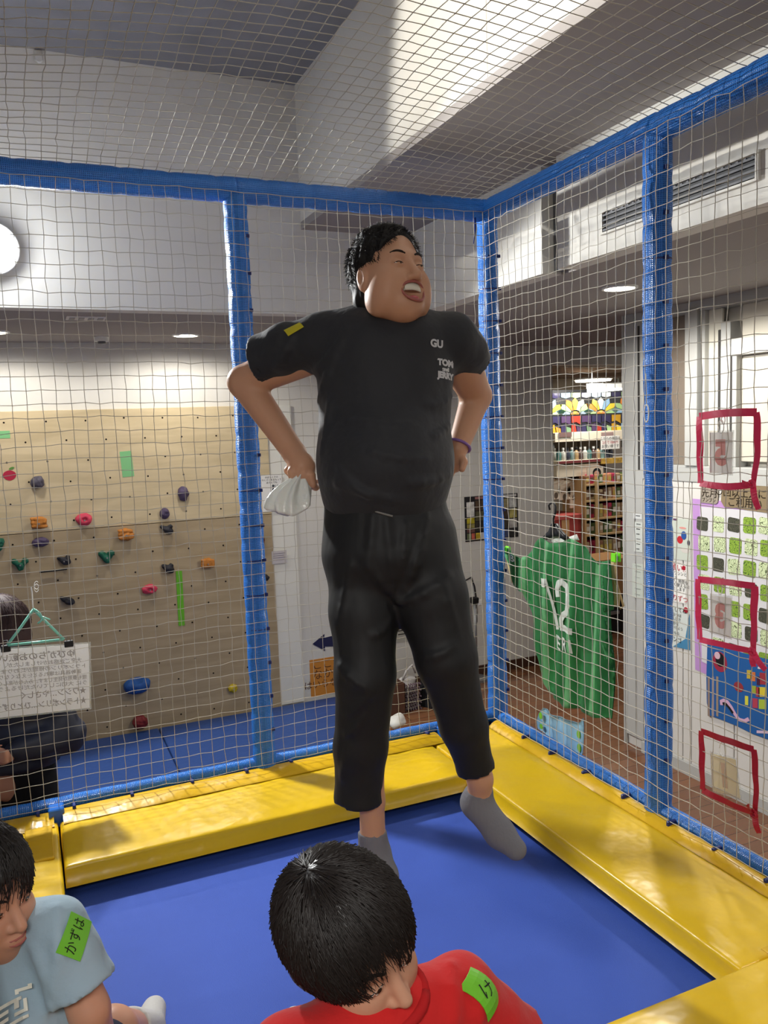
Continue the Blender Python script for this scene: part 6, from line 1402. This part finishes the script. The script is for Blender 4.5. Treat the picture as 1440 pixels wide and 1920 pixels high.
# long lamp and round lamps of the shop ceiling
for k, (px, py, r, lab) in enumerate(((1112, 712, .22, 'wide oval shop ceiling lamp, nearest above the stained glass'), (1130, 724, .12, 'small round shop ceiling lamp behind the wide oval one'), (1159, 722, .10, 'small round shop ceiling lamp at the right, beside the door frame'), (1262, 667, .16, 'round ceiling lamp seen right of the right blue post'))):
    p = on(px, py, 1, (5.4, 5.9, 5.9, 3.9)[k]); zc_ = ZL if k == 3 else 2.72; t = thing('shop_lamp', lab, 'ceiling light', (p[0], p[1], p[2] - .02), 'lamps on the shop ceiling'); disc('shade', p, (0, 0, 1), r + .02, white_m, t, 28, .03); disc('diffuser', p - (0, 0, .02), (0, 0, 1), r, glow_m, t, 28, .02); tube('stem', [p + (0, 0, .03), (p[0], p[1], max(p[2] + .04, zc_))], .012, white_m, t)
p, q = on(1103, 733, 1, YG - .3), on(1173, 727, 1, YG - .3); t = thing('tube_lamp', 'long white tube lamp just above the stained glass panel', 'ceiling light', tuple((p + q) / 2)); tube('tube', [p, q], .022, mat('tube_glow', (255, 250, 240), emit=((255, 250, 240), 8)), t); box('fixture', np.minimum(p, q) + (0, -.03, .024), np.maximum(p, q) + (0, .03, .05), white_m, t)
for e_ in (.1, .9): c_ = p + (q - p) * e_; tube('hanger_rod', [c_ + (0, 0, .04), (c_[0], c_[1], 2.72)], .006, metal_m, t)
wood_m = mat('light_wood', (188, 156, 110), .6, .3); wshelf_m = mat('cream_shelf', (220, 208, 186), .6, .3)
# header shelf with price cards
t, a, b = at_shop('wall_shelf', 'white shelf board under the stained glass panel', 'shelf', 1030, 812, 1184, 822)
box('board', (a[0], YG - .1, b[2]), (b[0], YG + .15, a[2]), wshelf_m, t, .004)
for x in (a[0] + .05, b[0] - .05): box('shelf_bracket', (x - .015, YG, b[2] - .1), (x + .015, YG + .1, b[2]), metal_m, t)
for k, (px0, px1, c) in enumerate(((1048, 1072, (110, 84, 80)), (1128, 1150, (146, 120, 116)))):
    a2, b2 = SH(px0, 811, YG - .11), SH(px1, 819, YG - .11); box('price_card', (a2[0], YG - .112, b2[2]), (b2[0], YG - .104, a2[2]), mat('card%d' % k, c), t)
t, a, b = at_shop('hanging_sign', 'white handwritten sign hanging under the shop shelf', 'sign', 1126, 818, 1161, 841, YG - .14)
box('card', (a[0], YG - .145, b[2]), (b[0], YG - .14, a[2]), paper_m, t)
for k, (s_, m_) in enumerate((('こちらの商品は', ink_m), ('2点で1000円', redink_m), ('お買い得です', ink_m))): text('lettering', s_, .04, ((a[0] + b[0]) / 2, YG - .1455, a[2] - .03 - .042 * k), (1, 0, 0), (0, 0, 1), m_, t)
# grey cabinet back, bottles on a counter
t, a, b = at_shop('wall_cabinet', 'grey cabinet behind the bottles in the shop', 'cabinet', 1030, 824, 1182, 862, YG + .4); box('carcass', (a[0], YG + .4, b[2] - .2), (b[0], YG + .7, a[2]), mat('cab_grey', (140, 130, 120), .7, .2), t)
for i in range(3): xx = a[0] + (b[0] - a[0]) * i / 3; box('cabinet_door', (xx + .01, YG + .385, b[2] - .18), (xx + (b[0] - a[0]) / 3 - .01, YG + .4, a[2] - .02), mat('cab_door', (150, 140, 130), .6, .3), t)
t, a, b = at_shop('counter_shelf', 'cream counter shelf with a red edge carrying the small bottles', 'shelf', 1030, 864, 1186, 884); box('board', (a[0], YG - .15, a[2] - .035), (b[0], YG + .3, a[2]), wshelf_m, t, .003); box('front_edge', (a[0], YG - .156, a[2] - .03), ((a[0] + b[0]) / 2, YG - .15, a[2] - .004), mat('edge_red', (110, 40, 44)), t); box('front_panel', (a[0], YG - .13, b[2]), ((a[0] + b[0]) / 2, YG + .28, a[2] - .05), wshelf_m, t); box('front_edge', ((a[0] + b[0]) / 2, YG - .156, a[2] - .06), (b[0], YG - .15, a[2] + .0), mat('edge_gold', (176, 140, 60), .6, .3, var=(30, .4)), t)
zt = a[2]
def bottle_vf():
    prof = [(0.0, 0), (.020, 0), (.022, .004), (.022, .06), (.018, .072), (.009, .08), (.009, .092)]; n = 12; V, F = [], []
    for r, z in prof:
        for k in range(n): V.append((r * math.cos(6.2832 * k / n), r * math.sin(6.2832 * k / n), z))
    for i in range(len(prof) - 1):
        for k in range(n): F.append((i * n + k, i * n + (k + 1) % n, (i + 1) * n + (k + 1) % n, (i + 1) * n + k))
    return V, F
bc = [(74, 120, 116), (196, 196, 186), (60, 64, 76), (120, 150, 150), (178, 150, 110), (90, 70, 66)]
bnames = ['teal', 'white', 'dark', 'pale blue', 'tan', 'brown']; V0, F0 = bottle_vf(); protos = []
for k, c in enumerate(bc):
    r_ = thing('bottle', 'small %s bottle in the row on the shop counter' % bnames[k], 'bottle', (a[0] + .05 + .058 * k, YG - .1, zt), 'small bottles on the shop counter')
    mesh('bottle_body', np.array(V0) * 1.25 + BASE[r_], F0, mat('bottle%d' % k, c, .25, .5), r_, True); disc('bottle_cap', BASE[r_] + (0, 0, .112), (0, 0, 1), .014, white_m if k % 2 else black_m, r_, 12, .022); protos.append(r_)
def dup(o, loc, lab=None):
    c = o.copy(); COL.objects.link(c)
    if lab: c['label'] = lab; c.location = tuple(loc); BASE[c] = np.array(loc, float)
    for ch in o.children: d = ch.copy(); COL.objects.link(d); d.parent = c
    return c
ORD = ['first', 'second', 'third', 'fourth', 'fifth', 'sixth', 'seventh', 'eighth', 'ninth', 'tenth', 'eleventh', 'twelfth', 'thirteenth', 'fourteenth']
for k, o in enumerate(protos): o['label'] = 'small %s bottle on the shop counter, %s from the left in front' % (bnames[k], ORD[k])
for k in range(6, 26): q = (k * 5 + k // 6) % 6; dup(protos[q], (a[0] + .05 + .058 * (k % 13), YG - .1 + (.075 if k >= 13 else 0), zt), 'small %s bottle on the shop counter, %s from the left in %s' % (bnames[q], ORD[k % 13], 'front' if k < 13 else 'the back row'))
# hanging baby clothes on a rail
rl = thing('clothes_rail', 'cream clothes rail under the counter carrying baby clothes', 'rail', tuple(SH(1060, 893))); tube('rail_bar', [SH(1028, 889), SH(1092, 893)], .012, wshelf_m, rl); tube('rail_post', [SH(1030, 889), SH(1030, 881)], .012, wshelf_m, rl)
cloth_m = mat('baby_cloth', (224, 212, 192), .8, .2); stain = mat('baby_print', (96, 84, 72), .8, .2)
def garment(label, cx, cy, w, h, kind):
    p = SH(cx, cy, YG - .05); s_ = float((p - CAM) @ FW) / F_PX; t = thing('baby_shirt', label, 'clothes', tuple(p - (0, 0, h * s_)), 'baby clothes hanging in the shop')
    O = [(-.18, 0), (-.5, -.12), (-.42, -.34), (-.28, -.3), (-.30, -1), (.30, -1), (.28, -.3), (.42, -.34), (.5, -.12), (.18, 0), (.08, -.06), (-.08, -.06)]
    plate('garment', [p + np.array((x * w * s_, .01 * math.sin(9 * x), y * h * s_)) for x, y in O], (0, -1, 0), .02, cloth_m, t)
    tube('hanger_hook', [p + (0, 0, -.02), p + (0, 0, .03), p + (.015, 0, .05), p + (.03, 0, .035)], .005, white_m, t, 6)
    for q in range(kind): plate('print', ellipse(p + ((q - 1) * .06, -.022, -.07 * (1 + q % 2) - .05), (1, 0, 0), (0, 0, 1), .025, .035, 10), (0, -1, 0), .002, stain, t)
garment('cream baby shirt with dark prints hanging leftmost in the shop', 1040, 896, 36, 40, 2); garment('cream baby shirt with a dark animal print, in the middle of the rail', 1056, 899, 38, 38, 3); garment('small cream baby shirt rightmost on the rail', 1074, 900, 30, 32, 2); garment('plain cream baby shirt hanging lowest on the rail', 1073, 928, 26, 24, 0)
# tan board, red box
t, a, b = at_shop('partition_board', 'tan wooden board standing left of the shop shelf unit', 'board', 1082, 896, 1097, 972); box('panel', (a[0], YG - .05, b[2] - .3), (b[0], YG, a[2]), mat('tan_board', (178, 146, 104), .7, .2), t, .004); box('edge_trim', (a[0] - .012, YG - .055, b[2] - .3), (a[0], YG + .005, a[2]), wood_m, t)
t, a, b = at_shop('red_box', 'big red box with a tan band behind the green shirt', 'box', 1038, 970, 1091, 1040, YG - .2); box('box_body', (a[0], YG - .2, b[2] - .4), (b[0], YG + .2, a[2]), mat('box_red', (168, 70, 66), .7, .2), t, .01); box('tape_band', (a[0] + .1, YG - .205, b[2] - .4), (a[0] + .2, YG - .199, a[2] - .01), mat('tan_band', (196, 150, 104)), t); box('lid', (a[0] - .01, YG - .21, a[2] - .04), (b[0] + .01, YG + .21, a[2] + .012), mat('lid_red', (180, 84, 78), .7, .2), t, .006)
# wooden shelf unit with packets
t, a, b = at_shop('shelf_unit', 'wooden shop shelf unit full of packets beside the door frame', 'shelf', 1096, 880, 1192, 1048, YG - .25)
zs_ = [SH(1130, y, YG - .25)[2] for y in (906, 936, 970, 1000, 1040)]
box('side_panel', (a[0], YG - .25, zs_[-1] - .3), (a[0] + .02, YG + .15, zs_[0] + .05), wood_m, t); box('side_panel', (b[0] - .02, YG - .25, zs_[-1] - .3), (b[0], YG + .15, zs_[0] + .05), wood_m, t); box('back_panel', (a[0] + .02, YG + .13, zs_[-1] - .3), (b[0] - .02, YG + .15, zs_[0] + .05), mat('shelf_back', (92, 72, 56), .8, .1), t)
for z in zs_: box('shelf_board', (a[0] + .02, YG - .25, z - .022), (b[0] - .02, YG + .13, z), wood_m, t, .002)
box('upright', SH(1118, 1040, YG - .27), SH(1121, 898, YG - .255), wood_m, t)
pk = [(176, 150, 120), (150, 110, 84), (196, 176, 140), (120, 90, 72), (160, 150, 100), (186, 60, 90), (90, 110, 66), (206, 150, 110)]
pn_ = ['tan', 'brown', 'cream', 'dark brown', 'olive', 'pink', 'green', 'peach']; rows_ = ['top', 'second', 'third', 'fourth', 'bottom']
lib = {}
for r_ in range(5):
    n = 8; top = zs_[r_]; gap = (zs_[r_ - 1] - top if r_ else .14) - .03; x = a[0] + .035; i = 0
    while x < b[0] - .08:
        c = int(RNG.integers(0, 8)); w_ = .052; h_ = gap * RNG.uniform(.72, .92)
        key = (r_, c)
        if key not in lib:
            o = thing('packet', '%s packet on the %s board of the shop shelf, %s from the left' % (pn_[c], rows_[r_], ORD[i]), 'packet', (x + w_ / 2, YG - .2, top), 'packets on the shop shelf unit')
            box('packet_body', (x, YG - .22, top), (x + w_, YG - .10, top + h_), mat('packet%d' % c, pk[c], .5, .3), o, .006); box('packet_label', (x + .008, YG - .2225, top + h_ * .3), (x + w_ - .008, YG - .2195, top + h_ * .7), mat('packet_label%d' % (c % 3), ((214, 206, 190), (200, 176, 90), (110, 84, 70))[c % 3], .6, .2), o); lib[key] = o
        else: dup(lib[key], (x + w_ / 2, YG - .2, top), '%s packet on the %s board of the shop shelf, %s from the left' % (pn_[c], rows_[r_], ORD[i]))
        x += w_ + .008; i += 1
# face card, brown carton and black case below
t, a, b = at_shop('photo_card', 'pale portrait card standing on top of the shop shelf unit', 'card', 1100, 878, 1130, 892, YG - .2); box('card', (a[0], YG - .21, b[2]), (b[0], YG - .2, a[2]), mat('card_cream', (212, 196, 176)), t); m0 = (a + b) / 2; plate('hair_shape', ellipse((m0[0] + .02, YG - .211, m0[2] - .005), (1, 0, 0), (0, 0, 1), .055, .05, 16), (0, -1, 0), .002, ink_m, t); plate('face_shape', ellipse((m0[0] + .015, YG - .213, m0[2] - .02), (1, 0, 0), (0, 0, 1), .035, .035, 16), (0, -1, 0), .002, mat('card_skin', (206, 156, 130)), t)
t, a, b = at_shop('carton', 'brown cardboard carton under the shop shelf unit', 'box', 1120, 1052, 1188, 1140, YG - .9); zf = 0.0
box('carton_body', (a[0], YG - .9, .38), (b[0], YG - .5, a[2]), mat('cardboard', (168, 126, 84), .8, .15), t, .006); box('flap', (a[0], YG - .905, a[2] - .08), (b[0], YG - .899, a[2]), mat('cardboard_flap', (176, 136, 94), .8, .15), t)
t, a2, b2 = at_shop('black_case', 'black case on the shop floor under the brown carton', 'case', 1122, 1142, 1190, 1190, YG - .9); box('case_body', (a[0] - .02, YG - .92, 0), (b[0] + .02, YG - .48, .375), mat('case_black', (30, 30, 32), .5, .4), t, .02, seg=2); box('handle', (a[0] + .1, YG - .94, .2), (a[0] + .24, YG - .92, .23), metal_m, t)
